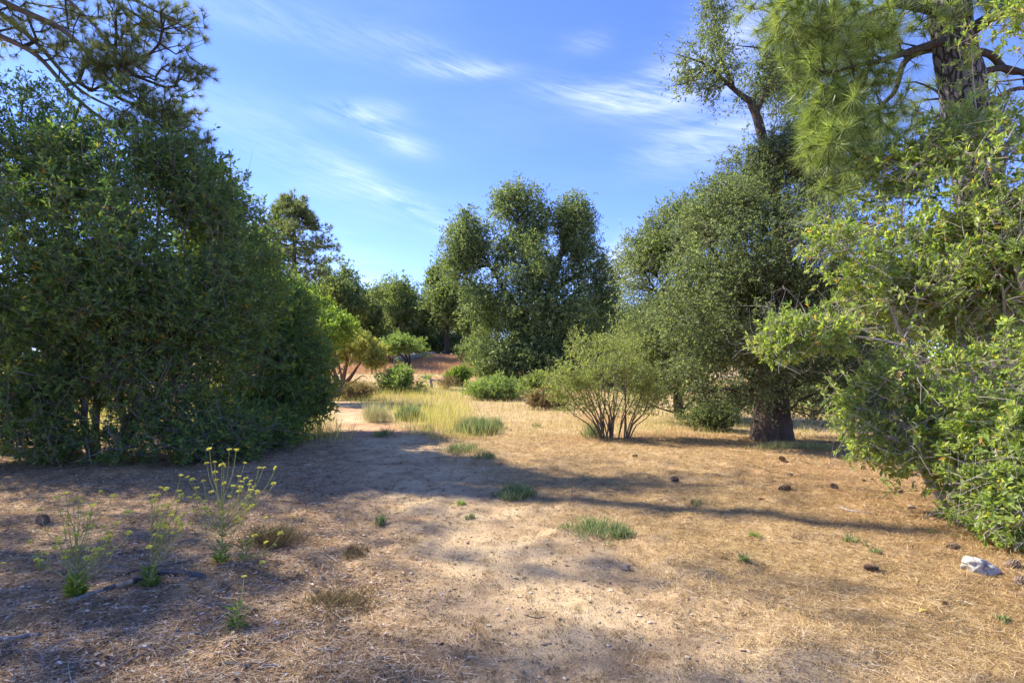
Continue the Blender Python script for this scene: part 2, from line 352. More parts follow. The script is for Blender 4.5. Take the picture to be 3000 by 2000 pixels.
m_leaf_sage = leafmat('sage_leaf', [(0, (.10, .15, .05)), (.5, (.23, .32, .10)), (1, (.40, .47, .18))], None, .35)
m_leaf_brown = leafmat('dry_brush_leaf', [(0, (.10, .07, .04)), (.5, (.24, .17, .09)), (1, (.36, .30, .14))], None, .25)
m_needle_l = leafmat('pine_needle_dark', [(0, (.06, .09, .035)), (.5, (.18, .23, .09)), (1, (.34, .38, .16))], [(0, (.10, .12, .05)), (1, (.36, .35, .16))], .3)
m_needle_r = leafmat('pine_needle_bright', [(0, (.07, .12, .035)), (.5, (.20, .28, .085)), (1, (.46, .54, .22))], [(0, (.09, .13, .05)), (1, (.46, .50, .20))], .35, rough=.35, spec=.5)
m_bark_oak = barkmat('oak_bark', (.03, .023, .018), (.15, .11, .085), 5, 1.0)
m_bark_dark = barkmat('dark_limb_bark', (.02, .017, .015), (.10, .085, .07), 6, .8)
m_bark_pine = barkmat('pine_bark', (.018, .015, .014), (.20, .18, .165), 3.2, 1.0, .45, plates=True)
m_bark_pinel = barkmat('pine_limb_bark', (.06, .045, .035), (.22, .17, .13), 5, .6, .6)
m_bark_red = barkmat('red_manzanita_bark', (.10, .04, .025), (.28, .13, .09), 5, .3)
m_twig_grey = plainmat('grey_twig', [(.3, (.20, .165, .14)), (.7, (.48, .42, .36))], scale=6)
m_twig_purple = plainmat('dull_twig', [(.3, (.13, .10, .095)), (.7, (.34, .28, .27))], scale=4)
m_twig_brown = plainmat('brown_twig', [(.3, (.10, .075, .05)), (.7, (.24, .18, .12))], scale=6)
m_deadwood = barkmat('weathered_wood', (.16, .14, .13), (.46, .42, .38), 5, .5)
m_log = barkmat('charcoal_bark_log', (.035, .035, .04), (.17, .165, .17), 10, .8)
m_logbare = plainmat('bare_wood', [(.3, (.30, .20, .12)), (.7, (.62, .47, .33))], bumps=.3, scale=25)
m_stick = barkmat('stick_grey', (.10, .085, .08), (.36, .33, .31), 12, .4)
m_cone = tintmat('pine_cone_scale', [(0, (.09, .06, .04)), (.5, (.30, .21, .14)), (1, (.62, .50, .38))])
m_rock = plainmat('white_quartz_rock', [(.36, (.16, .13, .10)), (.44, (.32, .28, .21)), (.52, (.46, .43, .36)), (.7, (.53, .50, .43))], rough=.75, bumps=1., scale=16)
m_stone = plainmat('brown_stone', [(.3, (.14, .10, .07)), (.7, (.36, .28, .21))], bumps=.6, scale=14)
m_flower = tintmat('mustard_flower', [(0, (.62, .58, .06)), (1, (.88, .84, .20))], trans=.3)
m_stem = tintmat('mustard_stem', [(0, (.26, .28, .08)), (1, (.50, .49, .19))], trans=.2)

# ground
def ground_material():
    m, t = mat('ground_soil'); o = N(t, 'ShaderNodeOutputMaterial'); b = N(t, 'ShaderNodeBsdfPrincipled')
    g = N(t, 'ShaderNodeTexCoord'); v = g.outputs['Object']
    big = noise(t, .8, 5, .6, v); med = noise(t, 6, 6, .7, v); fine = noise(t, 70, 4, .75, v); grit = noise(t, 260, 2, .8, v)
    bare = ramp(t, big, [(.3, (.44, .30, .17)), (.5, (.60, .44, .25)), (.7, (.68, .53, .31))])
    lit = ramp(t, med, [(.3, (.29, .175, .085)), (.5, (.48, .325, .17)), (.7, (.62, .45, .26))])
    straw = ramp(t, med, [(.3, (.40, .26, .13)), (.5, (.58, .42, .23)), (.7, (.68, .53, .31))])
    def va(n): a = N(t, 'ShaderNodeAttribute'); a.attribute_name = n; return a.outputs['Fac']
    c = MIX(t, va('straw'), lit, straw); c = MIX(t, va('bare'), c, bare)
    rust = MIX(t, va('rust'), c, (.46, .22, .11)); c = rust
    sp = ramp(t, grit, [(.32, (.35, .32, .30)), (.5, (1, 1, 1)), (.72, (1.45, 1.4, 1.35))]); c = MIX(t, .75, c, sp, 'MULTIPLY')
    sp2 = ramp(t, fine, [(.35, (.62, .58, .55)), (.5, (1, 1, 1)), (.7, (1.2, 1.18, 1.12))]); c = MIX(t, .8, c, sp2, 'MULTIPLY')
    st = ramp(t, noise(t, 2.6, 7, .68, v, .8), [(.36, (.60, .56, .52)), (.52, (1, 1, 1)), (.66, (1.12, 1.1, 1.06))]); c = MIX(t, .85, c, st, 'MULTIPLY')
    t.links.new(c, b.inputs['Base Color']); b.inputs['Roughness'].default_value = .95; b.inputs['Specular IOR Level'].default_value = .1
    h = M(t, 'ADD', M(t, 'MULTIPLY', fine, .7), M(t, 'MULTIPLY', grit, .5))
    bp = N(t, 'ShaderNodeBump'); bp.inputs['Strength'].default_value = .9; bp.inputs['Distance'].default_value = .012
    t.links.new(h, bp.inputs['Height']); t.links.new(bp.outputs[0], b.inputs['Normal']); t.links.new(b.outputs[0], o.inputs[0]); return m
m_ground = ground_material()
def zones(x, y):
    pm = pathmask(x, y)
    bare = np.clip(pm*1.35-.12, 0, 1)
    side = x-np.interp(y, PATH[:, 1], PATH[:, 0])
    straw = ss(-.6, .9, side+.8*(fbm(x*.9, y*.9, 61)-.45)); straw = np.maximum(straw, ss(13, 18, y))
    straw = straw*(1-.55*ss(5, 2.4, y)*ss(3.5, 1, x))
    rust = ss(36, 41, y)*ss(-12, -9.5, x)*ss(-2.5, -4.5, x)*.9
    rust = np.maximum(rust, .55*ss(.52, .62, fbm(x*.35, y*.35, 71))*ss(10, 13, y))
    rust = np.maximum(rust, .4*ss(2.6, 4.2, x)*ss(11, 8, y))
    return bare, straw, rust
def spaced(lim, n, p): t = np.linspace(-1, 1, n); return np.sign(t)*np.abs(t)**p*lim
NX, NY = 420, 430
u = np.linspace(-1, 1, NX); ys = np.concatenate([np.linspace(-25, 1.5, 14, endpoint=False), 1.5*(900/1.5)**(np.linspace(0, 1, NY-14)**1.0)])
XX = np.zeros((NY, NX)); YY = np.repeat(ys[:, None], NX, 1)
half = np.maximum(np.abs(ys)*1.25, 3)+2+ys.clip(0)*.3
XX = half[:, None]*(np.sinh(u*1.5)/np.sinh(1.5))[None]*1.0
ext = np.where(np.abs(u) > .93, (np.abs(u)-.93)/.07*40, 0); XX = XX+np.sign(u)[None]*ext[None]
ZZ = ground(XX, YY)-.004
mbg = MB(); i = np.arange(NY-1)[:, None]*NX; j = np.arange(NX-1)[None]
mbg.add(np.stack([XX, YY, ZZ], -1), np.stack([i+j, i+j+1, i+j+NX+1, i+j+NX], -1).reshape(-1, 4))
go = mbg.build('ground', m_ground, smooth=True, kind='structure')
for nm, val in zip(('bare', 'straw', 'rust'), zones(XX, YY)):
    a = go.data.attributes.new(nm, 'FLOAT', 'POINT'); a.data.foreach_set('value', val.astype(np.float32).ravel())

# ------------------------------------------------------------------ trees and shrubs
def individual_leaves(parent, data, mats_stops, n, keep_frame=True, name='leaf', shape=6, mat_=None):
    """the leaves that show largest become separate parts sharing a few meshes; returns mask of the rest"""
    p, ax, nr, L, Wd, tint, t2 = data
    D = p[:, 1]; px = 1500+p[:, 0]/D*F; py = HZ-(p[:, 2]-EYE)/D*F
    sc = np.where((px > 5) & (px < 2995) & (py > 5) & (py < 1995), L/D, 0)
    nl = unit(np.cross(unit(np.cross(ax, nr)), ax)); view = unit(p-np.array((0, 0, EYE)))
    sc = sc*(.3+np.abs((nl*view).sum(1)))*np.sqrt(1-(ax*view).sum(1)**2)
    order = np.argsort(-sc)[:n]
    protos = []
    for k in range(6):
        mb = MB(); leaves(mb, np.zeros((1, 3)), np.array([[0, 1., 0]]), np.array([[0, 0, 1.]]), 1., .5, np.array([[.3, .45, .6, .75, .88, .96][k]]), np.array([.5]), shape=shape, curl=.06)
        protos.append(mb.mesh('leaf', mat_))
    loc = np.array(parent.location)
    for q in order:
        a = unit(ax[q]); s = unit(np.cross(a, nr[q])); nn = np.cross(s, a)
        k = int(np.argmin(np.abs(np.array([.3, .45, .6, .75, .88, .96])-tint[q])))
        o = bpy.data.objects.new(name, protos[k]); o.parent = parent
        m = Matrix(((s[0]*Wd[q]*2, a[0]*L[q], nn[0]*L[q], p[q][0]-loc[0]), (s[1]*Wd[q]*2, a[1]*L[q], nn[1]*L[q], p[q][1]-loc[1]), (s[2]*Wd[q]*2, a[2]*L[q], nn[2]*L[q], p[q][2]-loc[2]), (0, 0, 0, 1)))
        o.matrix_basis = m; C.objects.link(o)

def tree(name, label, cat, base, limbs, rads, lobes, nclump, T, K, tl, L, Wd, lm, bm, seed, tm=None, group=None, inner=.45, gap=.35, gs=1.2,
         step=.35, sides=8, rough=.12, flute=9, trunkname='trunk', bal=.35, wob=.12, rtip=.004, rmin=.0, single=0, twigs=True, flare=0, **kw):
    rg = np.random.default_rng(seed); th = thing(name, label, cat, base, group)
    pts, outd = sample_lobes(lobes, nclump, rg, inner, gap, gs, seed)
    zmin = terr(pts[:, 0], pts[:, 1])+.05; ok = pts[:, 2] > zmin; pts, outd = pts[ok], outd[ok]
    A, par, r, nf = grow(limbs, rads, pts, rg, step, bal, wob, rtip)
    tr = MB()
    for k, (ln, rd) in enumerate(zip(limbs, rads)):
        l2 = smoothline(ln, .09 if rd[0] > .12 else .14); rr = np.interp(np.linspace(0, 1, len(l2)), np.linspace(0, 1, len(rd)), rd)
        tube(tr, l2, rr, 40 if rd[0] > .2 else sides, rough, rg, flute=flute if rd[0] > .2 else 0, seed=k)
    tr.build(trunkname, bm, th, smooth=True)
    br = MB(); skeleton_mesh(br, A, par, r, nf, 4, rmin); br.build('branches', tm or bm, th, kind='stuff')
    lf = MB(); tw = MB() if twigs else None
    data = twig_leaves(lf, tw, pts, outd, rg, T, K, tl, L, Wd, **kw)
    lf.build('foliage', lm, th, kind='stuff')
    if tw: tw.build('twigs', tm or bm, th, kind='stuff')
    return th, data, (A, par, r)

def gz(x, y, dz=-.05): return np.array((x, y, float(ground(x, y))+dz))
# --- big shaded shrub on the left
b1 = gz(-7.3, 9.9)
left_lobes = lobes_px([(60, 700, 9.6, 260, 330, 1.6, 1.3), (330, 700, 9.6, 300, 330, 1.7, 1.6), (560, 820, 10.2, 230, 300, 1.6, 1.3), (80, 1050, 9.2, 260, 260, 1.2, 1.0),
    (330, 990, 9.3, 270, 170, 1.2, .5), (640, 960, 10.6, 190, 180, 1.4, .8), (-180, 800, 9.0, 300, 420, 1.7, .9), (60, 370, 10.4, 170, 150, 1.2, .45), (430, 570, 10.2, 170, 120, 1.2, .5), (520, 640, 10.4, 180, 170, 1.4, .6),
    (330, 1150, 9.4, 280, 110, .9, .75), (60, 1230, 8.9, 240, 130, .8, .7), (420, 1270, 9.2, 220, 70, .8, .35), (640, 1290, 9.4, 130, 60, .8, .45), (250, 540, 10.2, 270, 150, 1.4, .9), (60, 520, 10., 200, 170, 1.4, .8), (700, 880, 10.8, 130, 150, 1.2, .7), (560, 560, 10.6, 120, 110, 1.1, .45), (250, 850, 8.9, 300, 200, .9, .9), (560, 930, 9.6, 150, 90, .8, .4)])
lim = [[b1+(a*.25, c*.25, 0), b1+(a*.6, c*.6, .9), P(px, py, D)] for a, c, px, py, D in
       [(0, 0, 340, 620, 9.8), (-1.2, 0, 60, 620, 9.8), (1, .2, 560, 800, 10.2), (.4, -1, 320, 900, 9.0), (-1, -.8, 60, 950, 9.0), (-2, 0, -150, 750, 9.2), (1.7, -.2, 640, 980, 10.4), (.3, .6, 120, 420, 10.4), (.8, .8, 470, 560, 10.4)]]
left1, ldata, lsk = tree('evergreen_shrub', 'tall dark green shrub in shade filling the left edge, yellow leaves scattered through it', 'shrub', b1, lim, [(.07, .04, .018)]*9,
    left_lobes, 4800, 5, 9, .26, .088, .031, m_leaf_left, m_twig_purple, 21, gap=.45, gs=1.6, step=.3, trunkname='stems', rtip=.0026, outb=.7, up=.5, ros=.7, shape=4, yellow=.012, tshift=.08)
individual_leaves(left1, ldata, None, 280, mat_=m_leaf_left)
# bare tangle low in the same shrub
rg = np.random.default_rng(5); tg = MB()
low_ = lsk[0][lsk[0][:, 2] < 1.7]
for k in range(1100):
    s = lsk[0][rg.integers(0, len(lsk[0]))]; z0 = float(ground(s[0], s[1]))
    if k % 3: s = low_[rg.integers(0, len(low_))]
    px = 0; v = unit(rg.normal(size=3)+np.array((0, 0, .3))); l = rg.uniform(.3, 1.0)
    ln = smoothline([s, s+v*l*.5+rg.normal(size=3)*.12, s+v*l+rg.normal(size=3)*.15+np.array((0, 0, -.25*rg.random()))], .12)
    ln[:, 2] = np.maximum(ln[:, 2], z0+.01); r0 = rg.uniform(.003, .008); tube(tg, ln, [r0, r0*.4], 4, cap=False)
tg.build('bare_twigs', m_twig_purple, left1, kind='stuff')
# --- second left shrub, further along
b2 = gz(-5.6, 13.2)
tree('evergreen_shrub', 'dark green rounded shrub at the bend of the path, right of the big shaded one', 'shrub', b2,
     [[b2+(a*.2, 0, 0), b2+(a*.5, .1, .8), P(px, py, 13.2)] for a, px, py in [(0, 780, 820), (-1, 660, 800), (1, 880, 980), (.5, 800, 1100)]], [(.07, .04, .02)]*4,
     lobes_px([(690, 840, 13.4, 130, 160, 1.5, 1.1), (780, 950, 13.2, 110, 140, 1.5, 1.1), (855, 1010, 13, 65, 90, 1.1, .5), (800, 1090, 12.6, 140, 160, 1.2, 1.2), (860, 1180, 12.4, 85, 75, .9, .5), (630, 740, 13.8, 100, 90, 1.2, .6), (900, 1080, 12.8, 55, 90, .9, .5), (740, 1280, 10.6, 110, 60, .8, .5), (840, 910, 13.5, 40, 50, .9, .3), (740, 1200, 11.4, 120, 90, 1, .6), (715, 740, 13.9, 45, 60, .7, .2), (600, 980, 12.5, 120, 80, 1.2, .3)]),
     2600, 5, 9, .26, .10, .036, m_leaf_left, m_twig_purple, 33, gap=.35, gs=1.5, trunkname='stems', rtip=.003, up=.4, ros=.7, yellow=.004, tshift=.06)
# --- sunlit lime shrub beyond it
b3 = gz(-7.6, 22.5)
tree('lime_shrub', 'sunlit yellow green shrub beyond the dark one at the bend of the path', 'shrub', b3, [[b3, b3+(.3, 0, 1), P(930, 880, 22.5)], [b3, b3+(.8, 0, .8), P(960, 960, 22)]], [(.09, .05, .02)]*2,
     lobes_px([(900, 920, 22.5, 60, 65, 1.2, 1), (965, 970, 22, 65, 45, 1, 1), (905, 980, 22.5, 80, 90, 1.2, 1.0), (1000, 960, 21.5, 40, 35, .7, .35), (850, 880, 23, 50, 55, 1, .6)]),
     700, 4, 8, .28, .12, .055, m_leaf_lime, m_twig_brown, 34, gap=.4, trunkname='stems', rtip=.004, twigs=False, tshift=.12)

# --- oak with thick trunk on the right
bo = at(2262, 1288)+np.array((0, 0, -.08)); D0 = bo[1]
tk = [bo, bo+(-.02, 0, .25), bo+(0, 0, .9), P(2262, 960, D0), P(2290, 760, D0), P(2275, 600, D0), P(2262, 530, D0), P(2238, 420, D0), P(2218, 345, D0), P(2200, 300, D0)]
lim = [tk, [P(2200, 300, D0), P(2150, 262, D0), P(2110, 225, D0), P(2070, 190, D0-.2), P(1985, 160, D0-.3)],
       [P(2150, 262, D0), P(2120, 190, D0), P(2095, 110, D0), P(2090, -20, D0)], [P(2215, 330, D0), P(2250, 250, D0+.2), P(2265, 160, D0+.3), P(2250, 60, D0+.3)],
       [P(2265, 160, D0+.3), P(2230, 142, D0), P(2165, 135, D0)], [P(2262, 960, D0), P(2160, 860, D0-.5), P(2080, 720, D0-.7)], [P(2262, 960, D0), P(2400, 850, D0-.3), P(2480, 700, D0)],
       [P(2290, 760, D0), P(2380, 620, D0+.4), P(2440, 470, D0+.5)], [P(2070, 190, D0-.2), P(2020, 240, D0-.3), P(1975, 250, D0-.3)], [P(2262, 1000, D0), P(2300, 900, D0-1), P(2260, 800, D0-1.4)]]
ra = [(.47, .35, .29, .25, .2, .14, .125, .115, .1, .085), (.07, .05, .035, .02, .01), (.05, .035, .025, .012), (.07, .045, .03, .012), (.03, .02, .01), (.13, .08, .03), (.13, .08, .03), (.1, .06, .025), (.03, .015, .008), (.1, .06, .03)]
tree('oak_tree', 'tall oak with thick furrowed trunk, its bare dark upper limb showing against the sky', 'tree', bo, lim, ra,
     lobes_px([(2400, 250, 12.6, 110, 120, 1, .8), (2270, 430, 12.3, 100, 110, 1, .8), (2480, 420, 12.6, 110, 120, 1, .6), (2350, 120, 12.5, 90, 100, .9, .5), (2150, 720, 11.3, 170, 170, 1.6, 1.5), (2330, 760, 11.2, 200, 190, 1.8, 1.7), (2080, 900, 11.2, 150, 170, 1.5, 1.2), (2250, 930, 10.8, 190, 170, 1.2, 1.5), (2420, 950, 11.3, 170, 200, 1.6, 1.4),
               (2130, 1100, 11.3, 150, 110, 1.4, 1.0), (2400, 1130, 11.6, 170, 100, 1.4, .9), (2480, 620, 12, 150, 170, 1.5, 1.0), (2330, 560, 12, 140, 160, 1.4, 1.1), (2180, 500, 12.2, 70, 90, .8, .35), (2330, 380, 12.2, 90, 120, 1, .7), (2290, 230, 12.2, 70, 100, .9, .4),
               (2050, 180, 11.6, 100, 70, .8, .38), (2095, 50, 11.7, 38, 75, .4, .16), (2150, 260, 11.7, 90, 50, .7, .34), (2240, 200, 11.8, 60, 90, .6, .3), (2450, 470, 12.4, 110, 130, 1.1, .6), (2110, 620, 11.8, 90, 90, 1, .5), (2400, 330, 12.6, 90, 120, 1.0, .45)]),
     5700, 5, 9, .24, .048, .028, m_leaf_oak, m_bark_oak, 41, gap=.66, gs=1.3, step=.25, sides=10, rtip=.003, outb=.6, droop=.25, ros=.2, tshift=0, twr=.002)
# --- second oak, left of it
bq = at(1992, 1228)+np.array((0, 0, -.05)); D1 = bq[1]
tree('oak_tree', 'grey green oak with thin trunk behind the bushy multi-stemmed shrub', 'tree', bq,
     [[bq, P(1985, 1120, D1), P(2000, 950, D1), P(1990, 760, D1), P(2000, 650, D1)], [P(2000, 950, D1), P(1920, 850, D1), P(1880, 780, D1)], [P(1995, 900, D1), P(2080, 800, D1), P(2120, 720, D1)]], [(.15, .13, .1, .06, .03), (.07, .04, .02), (.07, .04, .02)],
     lobes_px([(1985, 690, D1, 90, 100, 1.3, .9), (1900, 790, D1, 85, 100, 1.3, 1), (2060, 800, D1, 130, 150, 1.6, 1.3), (1930, 950, D1, 120, 140, 1.6, 1.4), (2070, 1000, D1, 130, 130, 1.6, 1.2), (1960, 1120, D1-.5, 120, 90, 1.3, 1), (1860, 870, D1, 50, 70, 1, .5), (2090, 1160, D1-.5, 120, 60, 1.2, .6), (2120, 620, D1, 90, 90, 1.2, .7)]),
     3100, 5, 9, .3, .06, .035, m_leaf_oak, m_bark_dark, 42, gap=.58, gs=1.0, rtip=.004, outb=.6, droop=.25, ros=.2, tshift=.06)

# --- central oak
bc = gz(1.6, 36.5)
Dc = 36.
tree('oak_tree', 'huge spreading oak in the middle of the view with feathery drooping crown', 'tree', bc,
     [[bc, P(1590, 1050, Dc), P(1600, 930, Dc), P(1625, 800, Dc), P(1655, 710, Dc), P(1680, 620, Dc)], [P(1590, 1000, Dc), P(1480, 850, Dc), P(1400, 720, Dc)], [P(1600, 930, Dc), P(1540, 760, Dc), P(1515, 620, Dc)], [P(1620, 850, Dc), P(1700, 800, Dc), P(1760, 760, Dc)]],
     [(.55, .45, .35, .25, .18, .06), (.25, .15, .05), (.25, .15, .05), (.2, .12, .05)],
     lobes_px([(1370, 700, Dc, 62, 90, 1.7, 1.0), (1345, 780, Dc, 50, 60, 1.4, .45), (1420, 830, Dc, 70, 80, 1.8, .9), (1495, 600, Dc, 60, 68, 1.4, 1.0), (1560, 640, Dc, 50, 92, 1.4, .9), (1530, 760, Dc-2, 85, 80, 1.6, 1.2), (1690, 660, Dc, 48, 98, 1.4, 1.1), (1660, 640, Dc, 40, 60, 1.2, .4),
               (1720, 780, Dc, 60, 80, 1.6, .7), (1775, 830, Dc, 45, 75, 1.4, .6), (1450, 950, Dc-1, 85, 110, 2.2, 1.3), (1440, 1060, Dc-2, 70, 60, 1.8, .9), (1560, 930, Dc-1.5, 110, 120, 2.2, 1.6), (1690, 950, Dc-1, 105, 110, 2.2, 1.5), (1780, 920, Dc, 60, 70, 1.8, .6), (1560, 1060, Dc-2, 110, 65, 2, 1.1), (1700, 1060, Dc-1, 110, 70, 2, 1.0), (1470, 710, Dc, 60, 70, 1.3, .8), (1420, 760, Dc, 70, 80, 1.5, .8), (1600, 820, Dc-.5, 70, 70, 1.4, .6)]),
     5600, 5, 8, .55, .13, .07, m_leaf_far, m_bark_dark, 43, gap=.36, gs=.75, step=.6, rtip=.009, rmin=.012, twigs=False, outb=.7, droop=.7, ros=.1, tshift=.0, sides=10, inner=.35)

# --- distance oaks: three built, others copied
def far_proto(seed, label, h, spread, dens, tsh, group, trunk_h=.25):
    rg = np.random.default_rng(seed); L = []
    for k in range(9):
        a = rg.uniform(0, 6.28); rr = spread*rg.uniform(.1, .62); zz = h*rg.uniform(trunk_h+.12, .82)
        L.append((np.array((math.cos(a)*rr, math.sin(a)*rr, zz)), np.array((spread*rg.uniform(.32, .5),)*2+(h*rg.uniform(.12, .2),)), 1.))
    L.append((np.array((0, 0, h*.85)), np.array((spread*.35, spread*.35, h*.15)), .7))
    b = np.zeros(3); tips = [l[0] for l in L[:5]]
    return tree('oak_tree', label, 'tree', b, [[b-(0, 0, .3), (0.1, 0, h*trunk_h), (0, .1, h*.6)]]+[[(.08, 0, h*trunk_h), tuple(np.array((0, 0, h*.35))*.5+t*.5), tuple(t)] for t in tips],
                [(.28, .2, .08)]+[(.12, .07, .03)]*5, L, dens, 4, 8, .5, .19, .12, m_leaf_far, m_bark_dark, seed, group=group, gap=.5, gs=.8, step=.6, rtip=.01, rmin=.012, twigs=False, outb=.5, droop=.3, ros=.1, tshift=tsh)[0]
def place(o, px, D, s=1, rz=0, label=None, sz=None):
    x = (px-1500)/F*D; o.location = (x, D, float(ground(x, D))-.1); o.rotation_euler = (0, 0, rz); o.scale = (s, s, sz or s)
    if label: o['label'] = label
def copy_tree(o, par=None):
    c = o.copy(); C.objects.link(c)
    if par is not None: c.parent = par
    for ch in list(o.children): copy_tree(ch, c)
    return c
GF = 'oaks standing beyond the clearing'
pa = far_proto(101, 'grey green round oak directly right of the distant pine', 9, 3.6, 700, .1, GF, .2)
pb = far_proto(102, 'dark low oak between the round grey one and the lighter row', 7.5, 3.6, 700, -.1, GF, .15)
pc = far_proto(103, 'oak with open dark trunk left of the huge central oak', 9, 3.4, 800, .02, GF, .28)
place(pa, 985, 50, 1.0, 0); place(pb, 1075, 54, .95, 1); place(pc, 1310, 45, .92, 2)
for src, px, D, s, rz, lab in [(s_, x_, d_, z_, x_, l_) for s_, x_, d_, z_, l_ in [
    (pa, 1000, 75, 1.1, 'far oak in the back row above the manzanita'), (pb, 1260, 72, 1.1, 'far oak in the back row behind the grey oak'), (pb, 1350, 66, 1.0, 'far oak in the back row beside the central oak'), (pa, 1930, 70, 1.2, 'far oak in the back row behind the thin trunked oak'), (pb, 2200, 58, 1.3, 'far dark oak left of the thick trunk'),
    (pb, 2450, 52, 1.2, 'far dark oak in the gap right of the thick trunk'), (pa, 2700, 55, 1.3, 'far oak in the gap left of the pine trunk'), (pb, 30, 60, 1.3, 'far oak seen at the left edge through the big shrub'), (pc, 350, 66, 1.4, 'far oak seen through the middle of the big left shrub'), (pa, 600, 75, 1.5, 'far oak seen through the right part of the left shrub'), (pb, 790, 80, 1.5, 'far oak behind the dark rounded shrub'), (pb, 1560, 70, 1.1, 'far oak behind the foot of the central oak'), (pa, 1700, 64, 1.1, 'far oak right behind the central oak'), (pb, 1420, 84, 1.4, 'farthest oak seen under the crown of the open trunked oak'), (pa, 1140, 90, 1.5, 'farthest oak over the lone small tree'), (pb, 920, 92, 1.5, 'farthest oak left of the manzanita'), (pa, 2600, 75, 1.4, 'farthest oak on the right behind the pine')]]+[
    (pa, 1165, 47, .78, 2.1, 'sunlit light green oak above the small lone tree'), (pb, 1240, 50, .88, .4, 'grey oak right behind the sunlit light green oak'),
    (pb, 1120, 60, 1.0, 4, 'dark oak between the low dark one and the light green oak'), (pc, 1390, 52, .9, 1, 'oak peeking out left of the foot of the central oak crown'),
    (pb, 880, 62, 1.2, 2.6, 'dark oak at the foot of the distant pine'), (pa, 700, 58, 1.3, 1.6, 'oak seen only in glimpses through the shaded left shrubs'), (pb, 480, 48, 1.2, 5, 'oak seen in slits through the big left shrub'),
    (pc, 220, 46, 1.2, 3, 'oak seen far behind the left edge shrub'), (pb, 1860, 52, 1.0, 4, 'dark oak far behind the bushy multi-stemmed shrub'), (pa, 1780, 58, .95, .7, 'pale oak behind the right flank of the central oak'),
    (pb, 2060, 44, .95, 2.2, 'dark oak far behind the thin trunked oak'), (pc, 2330, 40, 1.0, 3.3, 'oak standing far behind the thick trunked oak'), (pb, 2560, 36, .85, .2, 'dark oak beyond the gap right of the thick trunk'), (pa, 2850, 32, .95, 4.4, 'oak hidden behind the bright shrub on the right'), (pb, 3150, 34, 1.0, 1.4, 'oak glimpsed at the right edge behind the bright shrub')]:
    c = copy_tree(src); place(c, px, D, s, rz, lab)

# --- pines
def needles(mb, c, d, rg, n, L, Wd, spread=1.0, tsh=0., droop=.1):
    m = len(c)*n; p = np.repeat(c, n, 0); dd = np.repeat(d, n, 0)
    t = rg.random(m)[:, None]; p = p-dd*L*.3*t
    ax = unit(dd*(1.0)+rg.normal(size=(m, 3))*spread*.75+np.array((0, 0, -droop)))
    nr = unit(rg.normal(size=(m, 3)))
    tint = np.clip(.5+.25*rg.normal(size=m)+tsh, 0, 1); t2 = np.repeat(rg.random(len(c)), n)
    leaves(mb, p, ax, nr, L*(.7+.5*rg.random(m)), Wd, tint, t2, shape=3)
def pine(name, label, base, limbs, rads, lobes, n, nn, L, Wd, lm, bm, seed, group=None, gap=.4, gs=1.3, dirb=(0, 0, .3), step=.25, bal=.3, rtip=.0035, tsh=0, spread=1., sides=8, wob=.14, inner=.2, rmin=0, droop=.1):
    rg = np.random.default_rng(seed); th = thing(name, label, 'tree', base, group)
    pts, outd = sample_lobes(lobes, n, rg, inner, gap, gs, seed)
    A, par, r, nf = grow(limbs, rads, pts, rg, step, bal, wob, rtip)
    tr = MB()
    tube(tr, smoothline(limbs[0], .07), rads[0], 56, .13, rg, flute=14); tr.build('trunk', bm, th, smooth=True)
    for k, (ln, rd) in enumerate(zip(limbs[1:], rads[1:])):
        q = MB(); tube(q, smoothline(ln, .1), rd, sides, .12, rg); q.build('limb', m_bark_pinel if bm is m_bark_pinel else m_bark_dark, th, smooth=True)
    br = MB(); skeleton_mesh(br, A, par, r, nf, 4, rmin); br.build('branches', m_bark_dark, th, kind='stuff')
    nb = MB(); ends = np.array([A[-1]])
    # each shoot points along its twig
    idx = np.array([int(np.argmin(np.linalg.norm(A-q, axis=1))) for q in pts]); pd = np.where(par[idx] >= 0, par[idx], idx)
    d = unit(unit(A[idx]-A[pd]+1e-6)+np.array(dirb)+rg.normal(size=pts.shape)*.15)
    needles(nb, pts+d*L*.2, d, rg, nn, L, Wd, spread, tsh, droop); nb.build('needles', lm, th, kind='stuff')
    return th
# right pine, trunk behind the bright shrub
Dp = 7.3; bp_ = gz((2985-1500)/F*Dp, Dp, -.15)
tkp = [bp_, bp_+(-.02, 0, .5), P(2930, 1000, Dp), P(2880, 650, Dp), P(2845, 400, Dp), P(2808, 200, Dp), P(2785, 60, Dp), P(2765, -120, Dp), P(2740, -420, Dp), P(2720, -800, Dp)]
limp = [tkp, [P(2790, 55, Dp), P(2740, 30, Dp-.1), P(2640, 12, Dp-.3), P(2560, 38, Dp-.5), P(2480, 95, Dp-.6)],
    [P(2800, 110, Dp), P(2700, 140, Dp-.2), P(2590, 175, Dp-.4), P(2500, 195, Dp-.6), P(2420, 215, Dp-.7), P(2370, 190, Dp-.8)],
    [P(2795, 130, Dp), P(2660, 170, Dp+.2), P(2620, 270, Dp+.1), P(2550, 330, Dp), P(2490, 370, Dp-.1), P(2440, 420, Dp-.2)],
    [P(2815, 110, Dp), P(2890, 60, Dp-.3), P(2960, 25, Dp-.5), P(3080, -40, Dp-.7)],
    [P(2840, 150, Dp+.1), P(2900, 160, Dp+.2), P(2960, 210, Dp+.3), P(3080, 200, Dp+.4)],
    [P(2850, 230, Dp), P(2920, 200, Dp), P(3000, 215, Dp), P(3080, 260, Dp)],
    [P(2760, -150, Dp), P(2600, -130, Dp-.3), P(2400, -60, Dp-.6), P(2280, 10, Dp-.8)],
    [P(2835, 350, Dp), P(2740, 265, Dp+.2), P(2680, 240, Dp+.3)], [P(2880, 330, Dp+.1), P(2960, 265, Dp+.1), P(3050, 260, Dp+.1)]]
